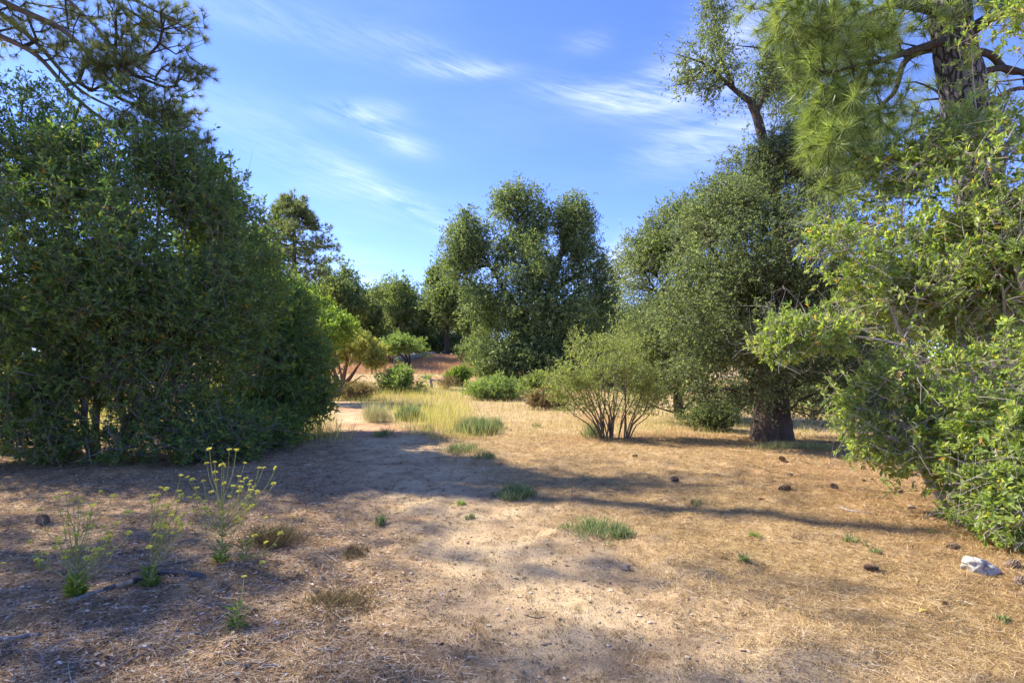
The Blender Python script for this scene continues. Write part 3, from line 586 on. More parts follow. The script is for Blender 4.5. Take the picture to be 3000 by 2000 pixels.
radp = [(.46, .36, .31, .28, .26, .245, .23, .24, .18, .1), (.085, .075, .06, .045, .02), (.06, .05, .04, .03, .02, .01), (.05, .045, .035, .025, .02, .01), (.1, .075, .06, .04), (.05, .045, .04, .03), (.05, .04, .035, .03), (.07, .06, .04, .015), (.03, .02, .01), (.04, .03, .02)]
pine('pine_tree', 'large pine with thick grey bark trunk and long bright needles at top right', bp_, limp, radp,
     lobes_px([(2640, 90, 7.3, 90, 80, .5, .45), (2700, 330, 7.9, 90, 130, .5, .5), (2920, 330, 8.1, 90, 150, .5, .35), (2600, 330, 7.1, 90, 120, .6, .6), (2540, 480, 7.0, 70, 80, .5, .4), (2400, 130, 6.6, 110, 110, .7, 1.1), (2320, 50, 6.5, 80, 80, .6, .8), (2500, 90, 6.8, 120, 110, .7, .9), (2440, 290, 6.8, 90, 120, .6, 1.2), (2520, 210, 6.9, 80, 90, .5, .7), (2420, 420, 6.7, 60, 60, .4, .6), (2460, 370, 7, 90, 70, .5, .6), (2600, 60, 7, 100, 80, .6, .5),
               (2620, 200, 7.2, 60, 60, .5, .12), (2800, 30, 6.6, 60, 50, .3, .3), (2960, 20, 6.8, 70, 60, .5, .3), (2300, -60, 6.5, 150, 90, .8, .9), (2600, -160, 7, 250, 120, 1, 1.3), (2430, 560, 6.9, 60, 70, .4, .2), (2950, -180, 7.2, 250, 120, 1, 1)]),
     900, 64, .21, .0056, m_needle_r, m_bark_pine, 51, gap=.3, dirb=(-.15, -.1, .15), droop=.1, spread=1.05, wob=.22)
# left pine: trunk out of view, limbs come down from the upper left
bl = gz(-15.5, 12.5, -.1)
Dl = 11.
top = np.array((-15.2, 12.5, 9.5))
liml = [[bl, bl+(0, 0, 3), np.array((-15.3, 12.5, 6.5)), top, np.array((-15, 12.4, 19.))],
    [np.array((-15.2, 12.5, 9.6)), P(-180, 20, Dl), P(0, 105, Dl), P(110, 165, Dl), P(220, 285, Dl), P(330, 370, Dl), P(400, 420, Dl)],
    [np.array((-15.2, 12.5, 10.3)), P(-200, -90, Dl+.3), P(0, 40, Dl+.3), P(110, 130, Dl+.2), P(230, 260, Dl+.2), P(360, 330, Dl)],
    [np.array((-15.2, 12.5, 11.)), P(-150, -100, Dl), P(20, 10, Dl-.2), P(170, 80, Dl-.2), P(260, 160, Dl-.2), P(340, 250, Dl-.2), P(470, 320, Dl-.2)],
    [np.array((-15.2, 12.5, 12.)), P(60, -130, Dl-.3), P(200, 0, Dl-.4), P(290, 90, Dl-.4), P(360, 170, Dl-.5), P(480, 240, Dl-.5)],
    [np.array((-15.1, 12.5, 12.8)), P(150, -150, Dl-.6), P(330, -40, Dl-.6), P(450, 30, Dl-.7), P(560, 90, Dl-.8)]]
pine('pine_tree', 'pine whose long drooping limbs reach in from the upper left corner', bl, liml, [(.42, .36, .32, .28, .15), (.09, .08, .07, .055, .05, .035, .015), (.09, .08, .07, .05, .04, .015), (.1, .085, .08, .07, .055, .04, .012), (.09, .075, .065, .05, .03, .012), (.09, .075, .06, .04, .012)],
     lobes_px([(430, 60, 10.5, 160, 70, .8, 1.0), (380, 160, 10.5, 170, 80, .7, 1.0), (540, 90, 10.3, 70, 60, .5, .3), (520, 210, 10.4, 80, 55, .5, .5), (300, 200, 10.8, 140, 80, .6, .8), (430, 280, 10.7, 150, 60, .6, .9), (500, 340, 10.7, 90, 60, .5, .8), (380, 370, 10.8, 120, 50, .5, .8), (560, 420, 10.7, 60, 40, .4, .35), (150, 120, 11, 140, 70, .6, .45), (60, 50, 11, 100, 60, .6, .3), (210, 40, 11, 130, 60, .6, .4), (470, 430, 10.7, 90, 30, .5, .35), (590, 210, 10.4, 35, 30, .3, .12),
               (-300, -50, 11.5, 350, 200, 2.4, 1.8), (-250, -350, 12.3, 500, 220, 2.6, 2.4), (250, -250, 11.5, 350, 150, 1.8, 1.4), (150, 420, 10.8, 60, 60, .4, .25)]),
     2300, 55, .16, .0062, m_needle_l, m_bark_pinel, 52, gap=.3, dirb=(.35, 0, .45), spread=1.0, rtip=.0042, bal=.25, inner=.1)
# distant pine
Df = 44; bf = gz((862-1500)/F*Df, Df); hh = P(862, 578, Df)
lm_ = [[bf, bf*.5+hh*.5, hh]]; rd_ = [(.35, .2, .03)]; lb = []
rg = np.random.default_rng(8)
for k in range(150):
    t = 1-.02-rg.random()**1.15*.6; a = rg.uniform(0, 6.28); ln = min((1-t)*10+.8, 3.6)*rg.uniform(.5, 1.15); s = bf+(hh-bf)*t; e = s+np.array((math.cos(a)*ln, math.sin(a)*ln, .25*ln*rg.uniform(-.8, 1)))
    lm_.append([s, (s+e)/2+(0, 0, -.1), e]); rd_.append((.05, .03, .015)); lb.append((e*.75+s*.25, np.array((ln*.42, ln*.42, .32)), 1))
lb.append((hh, np.array((.5, .5, .5)), 1))
pine('pine_tree', 'slim distant pine with tiered branches rising behind the left shrubs', bf, lm_, rd_, lb, 2300, 26, .34, .035, m_needle_l, m_bark_dark, 53, sides=4, step=.6, rtip=.012, rmin=.02, dirb=(0, 0, .5), gap=.35, tsh=-.05, inner=.1)

# --- bright shrub on the right, in front of the pine
br_ = gz(5.0, 6.3)
RL = lobes_px([(2880, 560, 6.0, 210, 210, .9, 1.0), (2685, 640, 6.4, 125, 160, .8, .7), (2900, 850, 5.7, 200, 220, .8, 1.2), (2665, 900, 6.1, 140, 170, .8, .9), (2420, 720, 6.5, 50, 50, .3, .12), (2760, 1120, 5.9, 220, 190, .8, 1.2), (2590, 1130, 6.2, 95, 130, .6, .4), (2950, 1180, 5.3, 150, 200, .6, .6),
               (2660, 1290, 5.9, 140, 110, .6, .7), (2820, 1340, 5.4, 140, 120, .5, .6), (2960, 1440, 4.8, 80, 120, .4, .4), (2520, 1180, 6.3, 80, 80, .5, .2), (2950, 700, 5.6, 120, 200, .5, .8), (2960, 1000, 5.4, 120, 160, .5, .7), (2990, 1330, 4.9, 90, 130, .4, .5), (2975, 520, 5.8, 80, 90, .5, .3), (2700, 780, 6.2, 200, 160, .8, .9), (2370, 980, 6.1, 100, 45, .35, .2), (2290, 1000, 6.0, 45, 35, .2, .10), (2470, 990, 6.2, 90, 60, .4, .3), (2690, 440, 6.4, 110, 80, .6, .28), (2880, 360, 6.1, 50, 80, .3, .06),
               (2850, 190, 6.1, 26, 90, .15, .07), (2985, 150, 5.8, 35, 150, .3, .09), (2870, 1540, 5.0, 50, 50, .25, .05), (2960, 1610, 4.7, 60, 40, .2, .07), (2570, 700, 6.5, 90, 90, .6, .2), (2520, 820, 6.5, 60, 70, .5, .12), (3150, 800, 5.8, 260, 500, 1, 1.4), (2990, 40, 5.6, 60, 60, .3, .08)])
lim = [[br_+(a*.15, b*.15, 0), br_+(a*.5, b*.5, .8), P(px, py, D)] for a, b, px, py, D in [(0, 0, 2850, 560, 6), (-1, 0, 2640, 660, 6.4), (-.4, -.8, 2720, 1080, 5.9), (-.2, .3, 2600, 880, 6.2), (.6, -.6, 2940, 860, 5.6), (.4, 0, 2950, 420, 6), (-.8, -.9, 2700, 1330, 5.7)]]
lim += [[P(2900, 1130, 6.0), P(2820, 1110, 6.0), P(2700, 1050, 6.0), P(2640, 1010, 6.0), P(2500, 985, 6.1), P(2380, 990, 6.1)], [P(2640, 1010, 6.0), P(2680, 920, 6.1), P(2690, 850, 6.1)],
        [br_+(0, -.1, .1), P(2950, 1440, 5.3), P(2860, 1370, 5.4), P(2780, 1300, 5.5)], [br_+(.1, -.1, .1), P(3000, 1440, 5.0), P(2920, 1470, 4.9), P(2860, 1520, 4.9)], [P(3060, 1000, 5.6), P(2990, 820, 5.5), P(2960, 690, 5.5), P(2945, 560, 5.6)],
        [P(2990, 850, 5.9), P(2900, 480, 6.1), P(2860, 320, 6.1), P(2845, 130, 6.1)]]
rad = [(.05, .035, .012)]*7+[(.022, .018, .014, .012, .009, .005), (.01, .008, .005), (.03, .022, .016, .008), (.03, .022, .016, .008), (.035, .03, .02, .01), (.02, .012, .009, .004)]
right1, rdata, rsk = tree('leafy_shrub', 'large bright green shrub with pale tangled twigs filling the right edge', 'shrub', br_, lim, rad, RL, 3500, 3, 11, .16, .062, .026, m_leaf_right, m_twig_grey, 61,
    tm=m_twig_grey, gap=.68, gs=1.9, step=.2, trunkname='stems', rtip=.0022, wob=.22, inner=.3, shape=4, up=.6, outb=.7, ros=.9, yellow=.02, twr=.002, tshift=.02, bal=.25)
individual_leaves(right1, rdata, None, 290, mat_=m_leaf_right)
rg = np.random.default_rng(6); tg = MB()
for k in range(1500):
    s = rsk[0][rg.integers(0, len(rsk[0]))]; v = unit(rg.normal(size=3)+np.array((-.1, -.1, .15))); l = rg.uniform(.15, .6)
    ln = smoothline([s, s+v*l*.35+rg.normal(size=3)*.05, s+v*l*.7+rg.normal(size=3)*.08, s+v*l+rg.normal(size=3)*.12], .07)
    if ln[:, 2].min() < ground(s[0], s[1])+.02: continue
    r0 = rg.uniform(.0015, .0045); tube(tg, ln, [r0, r0*.4], 4, cap=False)
tg.build('bare_twigs', m_twig_grey, right1, kind='stuff')

# --- multi-stemmed bush in the middle right
bb = at(1790, 1284); Db = bb[1]; rg = np.random.default_rng(9); lim = []
for k in range(34):
    t = (k/33-.5)*2; o = rg.normal(size=2)*.06; s = bb+(t*.16+o[0]+(.18 if t > .35 else -.05), o[1], -.03)
    px = 1785+t*140+rg.normal()*12; py = 1020+abs(t)**1.5*70+rg.uniform(-20, 90); e = P(px, py, Db+rg.uniform(-.7, .7)); mid = s*.5+e*.5+np.array((t*.04+rg.normal()*.06, rg.normal()*.05, .05)); lim.append([s, s*.75+e*.25+np.array((0, 0, .1)), mid, e])
tree('multi_stem_bush', 'thin leaved olive green bush with many upright bare stems in the clearing', 'bush', bb, lim, [(.018, .013, .009, .003)]*34,
     lobes_px([(1700, 1160, Db, 50, 60, .6, .5), (1880, 1170, Db, 50, 50, .6, .5), (1790, 1180, Db, 70, 50, .6, .35), (1700, 1070, Db, 65, 70, .7, 1), (1790, 1040, Db, 80, 60, .8, 1), (1870, 1080, Db, 65, 70, .7, 1), (1650, 1130, Db, 55, 60, .5, .55), (1920, 1140, Db, 45, 60, .5, .4), (1790, 1120, Db, 130, 70, .8, .6), (1695, 1000, Db, 25, 30, .25, .18), (1630, 1165, Db, 35, 30, .3, .2)]),
     850, 3, 8, .17, .045, .021, m_leaf_bush, m_twig_brown, 62, gap=.5, gs=2.8, step=.15, trunkname='stems', sides=5, rtip=.0018, up=.9, outb=.4, ros=.3, twr=.0016, tshift=.05)

# --- manzanita and the small tree on the rise
def at_d(px, D): x = (px-1500)/F*D; return np.array((x, D, float(ground(x, D))))
bm_ = at(1000, 1138); Dm = bm_[1]
tree('manzanita', 'low manzanita with spreading red trunks at the edge of the path', 'tree', bm_,
     [[bm_-(0, 0, .05), P(985, 1105, Dm), P(975, 1060, Dm), P(985, 1010, Dm)], [bm_, P(1010, 1090, Dm), P(1018, 1050, Dm), P(1010, 1000, Dm)], [bm_, P(1030, 1100, Dm), P(1050, 1070, Dm), P(1075, 1040, Dm)], [bm_, P(1040, 1115, Dm), P(1062, 1100, Dm), P(1078, 1108, Dm)], [bm_, P(980, 1110, Dm), P(960, 1075, Dm), P(955, 1040, Dm)]],
     [(.16, .1, .07, .03), (.15, .1, .07, .03), (.16, .1, .06, .02), (.07, .05, .03, .01), (.09, .06, .04, .02)],
     lobes_px([(985, 1010, Dm, 45, 30, 1, 1), (1040, 1000, Dm, 50, 28, 1, 1), (1080, 1030, Dm, 45, 30, .9, .9), (965, 1050, Dm, 32, 28, .8, .6), (1095, 1060, Dm, 28, 18, .6, .4), (1020, 1040, Dm, 50, 20, .8, .4)]),
     620, 4, 8, .22, .10, .06, m_leaf_manz, m_bark_red, 63, gap=.5, gs=1.5, rtip=.007, twigs=False, up=.5, sides=7, rough=.05)
bs_ = at(1190, 1078); Ds = bs_[1]
tree('small_tree', 'small lone tree with thin forked trunk on the grassy rise', 'tree', bs_,
     [[bs_-(0, 0, .1), P(1188, 1055, Ds), P(1170, 1035, Ds), P(1155, 1015, Ds)], [bs_, P(1192, 1050, Ds), P(1180, 1020, Ds)], [bs_, P(1200, 1060, Ds), P(1198, 1030, Ds), P(1205, 1010, Ds)]], [(.12, .09, .06, .03)]*3,
     lobes_px([(1155, 1015, Ds, 30, 18, 1, 1), (1185, 1003, Ds, 40, 18, 1, 1), (1215, 1015, Ds, 35, 20, 1, 1), (1240, 1030, Ds, 18, 12, .7, .3)]), 420, 4, 7, .25, .12, .06, m_leaf_sage, m_bark_dark, 64, gap=.45, rtip=.008, twigs=False, sides=6, up=.4)

# --- low bushes of the middle distance
def bush(name, label, px, py, w, h, lm, n, seed, tm=m_twig_brown, cat='bush', group=None, L=.07, Wd=.022, gap=.35, up=.8, tsh=.05, T=4, K=7, twigs=True, tl=.16, D=None):
    b = at(px, py) if D is None else at_d(px, D); D = b[1]; wm, hm = w/F*D/2, h/F*D
    lb = [(b+(wm*dx, wm*.2*dy, hm*z), np.array((wm*.5, wm*.5, hm*.35)), 1) for dx, dy, z in [(-.5, 0, .42), (0, .5, .62), (.5, 0, .45), (.1, -.6, .4)]]
    return tree(name, label, cat, b, [[b, b+(wm*.3*s, 0, hm*.4)] for s in (-1, .2, 1)], [(.02, .01)]*3, lb, n, T, K, tl, L, Wd, lm, tm, seed, group=group, gap=gap, gs=2, step=.3, trunkname='stems', sides=5, rtip=.002, twigs=twigs, up=up, ros=.4, inner=.2, tshift=tsh)[0]
bush('sage_bush', 'rounded green bush below the small lone tree', 1175, 1148, 135, 72, m_leaf_sage, 420, 71, L=.13, Wd=.05, tl=.25)
bush('sage_bush', 'low wide bright green bush in front of the central oak', 1455, 1172, 190, 64, m_leaf_sage, 520, 72, L=.11, Wd=.04, tl=.25)
bush('sage_bush', 'yellow green sprig bush beside the grey forked snag', 1345, 1128, 70, 55, m_leaf_lime, 200, 73, L=.12, Wd=.05, tl=.22)
bush('dry_bush', 'brown half dry bush at the right end of the green one', 1600, 1200, 110, 60, m_leaf_brown, 200, 74, L=.09, Wd=.03)
bush('dry_bush', 'olive scrubby bush under the right edge of the central oak', 1580, 1165, 120, 80, m_leaf_bush, 240, 75, L=.10, Wd=.04, tsh=-.1)
bush('dry_bush', 'brown brush at the foot of the manzanita', 1040, 1172, 120, 50, m_leaf_brown, 260, 76, L=.09, Wd=.025)
bush('dry_bush', 'yellow green weed bush left of the manzanita brush', 960, 1172, 55, 48, m_leaf_lime, 160, 77, L=.09, Wd=.03)
bush('dry_bush', 'grey twiggy bush right of the forked snag', 1310, 1142, 70, 42, m_leaf_brown, 90, 78, tm=m_twig_grey, L=.08, Wd=.02)
bush('lime_shrub', 'round lime green shrub in front of the distant dark oaks', 1108, 1012, 60, 55, m_leaf_lime, 220, 79, L=.16, Wd=.08, tl=.3, D=42)
bush('dark_thicket', 'dark thicket left of the central oak foot', 1385, 1075, 100, 75, m_leaf_far, 260, 80, L=.14, Wd=.07, tl=.3, D=40)
bush('dark_thicket', 'dark thicket beneath the open trunked oak on the rise', 1300, 1060, 190, 70, m_leaf_far, 360, 87, L=.2, Wd=.1, tl=.4, D=50)
bush('dark_thicket', 'far dark thicket above the fallen log on the rise', 1215, 1060, 200, 75, m_leaf_far, 360, 88, L=.2, Wd=.1, tl=.4, D=62)
bush('dark_thicket', 'shaded thicket right of the central oak foot', 1800, 1150, 190, 110, m_leaf_oak, 420, 81, L=.12, Wd=.06, tl=.3, D=30)
bush('dark_thicket', 'dark low scrub left of the thick oak trunk', 2080, 1262, 160, 80, m_leaf_oak, 300, 82, L=.06, Wd=.035, tsh=-.1)
bush('dark_thicket', 'distant dark hedge of scrub seen under the thick trunked oak', 2430, 1200, 330, 110, m_leaf_oak, 460, 83, L=.09, Wd=.05, tl=.25, D=19)
bush('dark_thicket', 'dark scrub seen through the gap at right of the thick oak', 2760, 1200, 330, 140, m_leaf_oak, 460, 84, L=.08, Wd=.045, tl=.25, D=17)
bush('dry_bush', 'pale scrub seen through the gap in the big left shrub', 560, 1150, 200, 50, m_leaf_bush, 260, 85, L=.10, Wd=.04, D=24)
bush('dark_thicket', 'dark scrub behind the left edge of the big shrub', 200, 1150, 500, 200, m_leaf_far, 500, 86, L=.13, Wd=.06, tl=.3, D=20)

# --- unseen oaks added out of view on the left to shade the clearing
fp = [o for o in bpy.data.objects if o.get('label', '').startswith('slim distant pine')][0]
sp_l = [(np.array((rg_a, rg_b, rg_c)), np.array((1.6, 1.6, 1.1)), 1) for rg_a, rg_b, rg_c in [(-2, -1, 6.5), (1.6, .5, 6.2), (0, 2, 8), (-1.5, 1.5, 9.5), (1.8, -1, 9), (0, 0, 11.3), (-.5, -2.2, 8.2), (1.6, 1.8, 10.6)]]
ot = tree('oak_tree', 'thin crowned oak outside the left edge beside the pine', 'tree', np.zeros(3), [[(0, 0, -.3), (.1, 0, 3), (0, .1, 6), (.1, 0, 9)]]+[[(.05, 0, 4), tuple(l[0]*.6+np.array((0, 0, 1.4))), tuple(l[0])] for l in sp_l[:5]], [(.25, .2, .14, .05)]+[(.1, .06, .03)]*5,
    sp_l, 230, 4, 8, .4, .12, .075, m_leaf_far, m_bark_dark, 120, group='oaks left of the clearing', gap=.5, gs=.6, step=.5, rtip=.008, twigs=False, outb=.6, droop=.2)[0]
ot.location = (-11.4, 5.6, -.1)  # unseen; crown kept sparse so its shade dapples the foreground
for (x, y, sc, rz, lab) in [(-14.2, 7.4, 1.2, 1.9, 'unseen taller thin crowned shade oak outside the left edge'), (-10.4, 1.2, .9, 4.0, 'unseen thin crowned shade oak outside the left edge level with the camera')]:
    c = copy_tree(ot); c.location = (x, y, -.1); c.scale = (sc,)*3; c.rotation_euler = (0, 0, rz); c['label'] = lab
c = copy_tree(pc); c.location = (-7.8, 4.1, -.1); c.scale = (.66, .66, .58); c['label'] = 'unseen low oak added just outside the left edge to shade the foreground'; c['group'] = 'oaks left of the clearing'

# ------------------------------------------------------------------ deadwood, rock, cones
lg = [at(1146, 1068)+(0, 0, .2), at(1200, 1060)+(0, 0, .25), P(1250, 1042, 43.2), P(1272, 1034, 44)]
zz = [float(ground(p[0], p[1])) for p in lg]; lg = [np.array((p[0], p[1], max(p[2], z+.22))) for p, z in zip(lg, zz)]
t_ = thing('fallen_log', 'fallen grey trunk with torn reddish root end on the rise', 'log', lg[0])
mb = MB(); tube(mb, smoothline(lg, .2), (.26, .24, .2, .15), 12, .15); mb.build('trunk', m_deadwood, t_, smooth=True)
rg = np.random.default_rng(3); mb = MB()
for k in range(14):
    v = unit(rg.normal(size=3)*.8+np.array((-.8, 0, .2))); tube(mb, smoothline([lg[0], lg[0]+v*.35, lg[0]+v*.75+rg.normal(size=3)*.1], .1), (.1, .05, .02), 5, .2)
mb.build('roots', m_bark_red, t_)
sn = at(1265, 1136); Dn = sn[1]; mb = MB(); t_ = thing('dead_snag', 'grey forked dead snag standing in the field grass', 'dead tree', sn)
tube(mb, smoothline([sn-(0, 0, .1), P(1263, 1118, Dn), P(1262, 1110, Dn)], .08), (.09, .08, .07), 8, .2)
for pts in ([(1262, 1112), (1250, 1107), (1240, 1110)], [(1263, 1112), (1282, 1114), (1300, 1104)], [(1285, 1114), (1300, 1119), (1310, 1117)], [(1250, 1107), (1243, 1104), (1236, 1106)]):
    tube(mb, smoothline([P(a, b, Dn) for a, b in pts], .08), (.05, .035, .015), 6, .15)
mb.build('trunk', m_deadwood, t_)

def stick(name, label, pxs, rad, m, cat='stick', group=None, sides=8, rough=.2, lift=.8, extra=None):
    pts = []
    for a, b in pxs: p = at(a, b); pts.append(p+(0, 0, max(rad)*lift))
    th = thing(name, label, cat, pts[0]-(0, 0, max(rad)*lift), group)
    mb = MB(); ln = smoothline(pts, max(.02, max(rad)*1.2)); ln = ln+rng.normal(size=ln.shape)*max(rad)*.08; tube(mb, ln, rad, sides, rough); mb.build('wood', m, th, smooth=False)
    if extra:
        for e in extra: e(th)
    return th
L1 = [at(a, b)+(0, 0, .02) for a, b in [(205, 1772), (260, 1748), (330, 1728), (400, 1705), (450, 1686), (520, 1684), (600, 1695)]]
th = thing('fallen_branch', 'long curved charcoal grey branch with a pale bare patch in the left foreground', 'branch', L1[0])
ln = smoothline(L1, .012); n = len(ln); rr = np.interp(np.linspace(0, 1, n), [0, .2, .3, .42, .6, .85, 1], [.008, .016, .019, .02, .021, .019, .014])
cuts = [(0, .22, m_stick, 'bare_end'), (.22, .30, m_log, 'bark'), (.30, .40, m_logbare, 'bare_patch'), (.40, 1, m_log, 'bark')]
for a, b, mm, nm in cuts:
    mb = MB(); i0, i1 = int(a*(n-1)), int(b*(n-1))+1; tube(mb, ln[i0:i1], rr[i0:i1]*(1 if mm is m_log else .93), 14, .22, seed=int(a*50)); mb.build(nm, mm, th, smooth=False)
mb = MB()
for a, b, c, d in [(570, 1690, 590, 1672), (598, 1696, 612, 1690), (440, 1690, 450, 1672)]:
    q = at(a, b)+(0, 0, .025); e = P(c, d, q[1]); tube(mb, smoothline([q, e], .01), (.005, .002), 5)
mb.build('stub', m_stick, th)
for lab, px, rd, mm in [
    ('smooth blue grey branch end at the left edge of the foreground', [(-40, 1878), (40, 1874), (80, 1866), (115, 1866)], (.014, .013, .015), m_stick),
    ('straight pale stick lying left of the long curved branch end', [(250, 1664), (310, 1660), (372, 1662)], (.004, .004, .003), m_deadwood),
    ('slim pale stick slanting up in the lower left', [(462, 1922), (500, 1870), (540, 1820)], (.005, .005, .003), m_deadwood),
    ('dark flaking stick lowest of the left foreground', [(640, 1945), (690, 1950), (735, 1955)], (.010, .011, .007), m_log),
    ('grey pointed stick right of the dark flaking one', [(765, 1955), (800, 1950), (835, 1956)], (.007, .009, .003), m_stick),
    ('thin grey twig at far left above the curved branch', [(10, 1600), (60, 1590), (110, 1575)], (.005, .005, .002), m_stick),
    ('crooked dark stick behind the curved branch', [(310, 1702), (370, 1680), (430, 1664), (500, 1655), (560, 1640)], (.006, .007, .006, .003), m_log),
    ('thin white twig right of the curved branch', [(475, 1620), (500, 1630), (525, 1632), (485, 1655)], (.003, .003, .002), m_deadwood),
    ('short leaning grey stick below the curved branch', [(545, 1740), (545, 1760), (552, 1775)], (.006, .007, .003), m_stick),
    ('dark forked stick at the edge of the path', [(925, 1660), (945, 1690), (965, 1705), (972, 1740)], (.005, .006, .004), m_log),
    ('small dark stick in lower left litter', [(630, 1815), (655, 1803), (680, 1795)], (.006, .007, .004), m_log),
    ('long grey stick on the needle litter right of the path', [(2460, 1488), (2500, 1500), (2555, 1505)], (.011, .013, .012), m_deadwood),
    ('bent thin twig up the slope on the right', [(2232, 1432), (2236, 1424), (2276, 1419)], (.006, .006, .005), m_log),
    ('thin dark stick beneath the bright right shrub', [(2560, 1460), (2580, 1457), (2598, 1452)], (.008, .01, .006), m_stick),
    ('very thin long twig at the lower right', [(2700, 1735), (2800, 1765), (2930, 1790)], (.003, .003, .002), m_log),
    ('short dark twig across the bare path', [(1535, 1800), (1570, 1810), (1600, 1806)], (.003, .003, .002), m_log),
    ('dark chip of bark low on the left of the path', [(1095, 1935), (1120, 1930), (1150, 1936)], (.006, .009, .004), m_log),
    ('pale split wood on the left foreground litter', [(85, 1780), (120, 1775)], (.010, .006), m_logbare),
    ('short pale stick in the centre left litter', [(520, 1585), (590, 1580), (640, 1590)], (.004, .004, .002), m_deadwood),
    ('grey twig near the mustard on the left', [(560, 1850), (620, 1862), (650, 1855)], (.004, .004, .002), m_stick)]:
    stick('stick', lab, px, rd, mm, group='sticks on the ground')
# thin twig things scattered through the left litter share one label
rg = np.random.default_rng(77)
protos = []
for k in range(5):
    mb = MB(); l = .1+.05*k; pts = [np.array((-l, 0, 0)), np.array((-l*.2, rg.normal()*.02, .004)), np.array((l, rg.normal()*.02, 0))]
    tube(mb, smoothline(pts, .03), (.0035, .003, .0015), 5, .1); protos.append(mb.mesh('twig', m_stick if k % 2 else m_deadwood))
for k in range(90):
    px, py = rg.uniform(0, 1050), 1480+rg.random()**.8*520
    p = at(px, py); o = bpy.data.objects.new('fallen_twig', protos[k % 5]); C.objects.link(o); o.location = (p[0], p[1], p[2]+.006); o.rotation_euler = (0, 0, rg.uniform(0, 6.28)); o.scale = (rg.uniform(.5, 1.1),)*3
    tag(o, 'short thin twig lying in the brown litter of the left foreground', 'twig', 'small twigs in the left litter')

def blob(mb, c, r, rg, sub=3, rough=.2, tint=.5, sc=2., cut=(.62, .85, 7)):
    """irregular stone"""
    import bmesh
    bm = bmesh.new(); bmesh.ops.create_icosphere(bm, subdivisions=sub, radius=1.)
    V = np.array([v.co for v in bm.verts]); Fc = np.array([[v.index for v in f.verts] for f in bm.faces]); bm.free()
    s = rg.integers(0, 99)
    n = vn(V[:, 0]*sc+5, V[:, 1]*sc+V[:, 2]*sc*1.3, s)+.5*vn(V[:, 0]*sc*2.3, V[:, 2]*sc*2.3+V[:, 1], s+3)
    for k in range(cut[2]):                                           # flat broken faces
        d = unit(rg.normal(size=3)); lim_ = rg.uniform(cut[0], cut[1]); h = V@d; V = V-np.outer(np.maximum(h-lim_, 0), d)
    V = V*(1+rough*(n-.75))[:, None]*np.asarray(r)
    mb.add(V+np.asarray(c), Fc, tint)
p = at(2880, 1683); D = p[1]; th = thing('white_rock', 'white quartz rock lying on pine needles near the lower right edge', 'rock', p)
mb = MB(); rg = np.random.default_rng(4); blob(mb, (0, 0, 0), (.15, .10, .088), rg, 4, .26, sc=2.6, cut=(.6, .88, 9))
ca, sa = math.cos(-.25), math.sin(-.25); V = mb.V[0]; V[:, [0, 2]] = np.stack([V[:, 0]*ca-V[:, 2]*sa, V[:, 0]*sa+V[:, 2]*ca], -1); V += np.array((p[0], p[1]+.04, p[2]+.035), np.float32)
mb.build('stone', m_rock, th, smooth=False)
for lab, px, py, r, mm in [('brown lump of earth stone in the middle of the bare path', 1832, 1668, (.042, .03, .028), m_stone), ('small reddish stone at right of the path', 2302, 1775, (.016, .014, .012), m_stone),
        ('pale stone chip in the lower left foreground', 425, 1893, (.035, .02, .01), m_rock), ('tiny white stone beside the pale chip', 445, 1906, (.014, .012, .01), m_rock), ('small pebble in front of the brown lump', 1787, 1708, (.012, .008, .01), m_stone),
        ('rounded pale brown stone in needles under the right shrub', 2672, 1492, (.05, .04, .036), m_stone), ('tan stone at the lower middle foreground', 1092, 1900, (.03, .016, .010), m_logbare), ('flat tan stone on the lower path', 1608, 1883, (.018, .01, .006), m_logbare)]:
    p = at(px, py); mb = MB(); blob(mb, p+(0, 0, r[2]*.5), r, rng, 3, .3); mb.build('stone', mm, loc=p, label=lab, cat='stone')
# pine cones
def cone_mesh(k):
    mb = MB(); rg = np.random.default_rng(200+k); n = 90; i = np.arange(n); t = i/n; a = i*2.39996; R0 = .034*np.sin(np.pi*(.12+.82*t))**.75
    c = np.stack([t*.11-.055, 0*t, 0*t], -1); d = np.stack([.45*np.ones(n)*(t-.1), np.cos(a), np.sin(a)], -1); d = unit(d)
    p = c+d*R0[:, None]*.35; leaves(mb, p, d+np.array((.25, 0, 0)), np.tile([[1., 0, 0]], (n, 1)), R0*.75+.006, .02, .3+.6*rg.random(n), .5, shape=4, fold=.25)
    leaves(mb, p+d*R0[:, None]*.35-np.array((.003, 0, 0)), d+np.array((.15, 0, 0)), np.tile([[1., 0, 0]], (n, 1)), R0*.5+.006, .017, .1+.4*rg.random(n), .5, shape=4, fold=-.25)
    line = np.array([(-.05, 0, 0), (0, 0, 0), (.05, 0, 0)]); tube(mb, smoothline(line, .02), (.014, .018, .006), 8, tint=.1)
    return mb.mesh('pine_cone', m_cone)
cms = [cone_mesh(k) for k in range(3)]
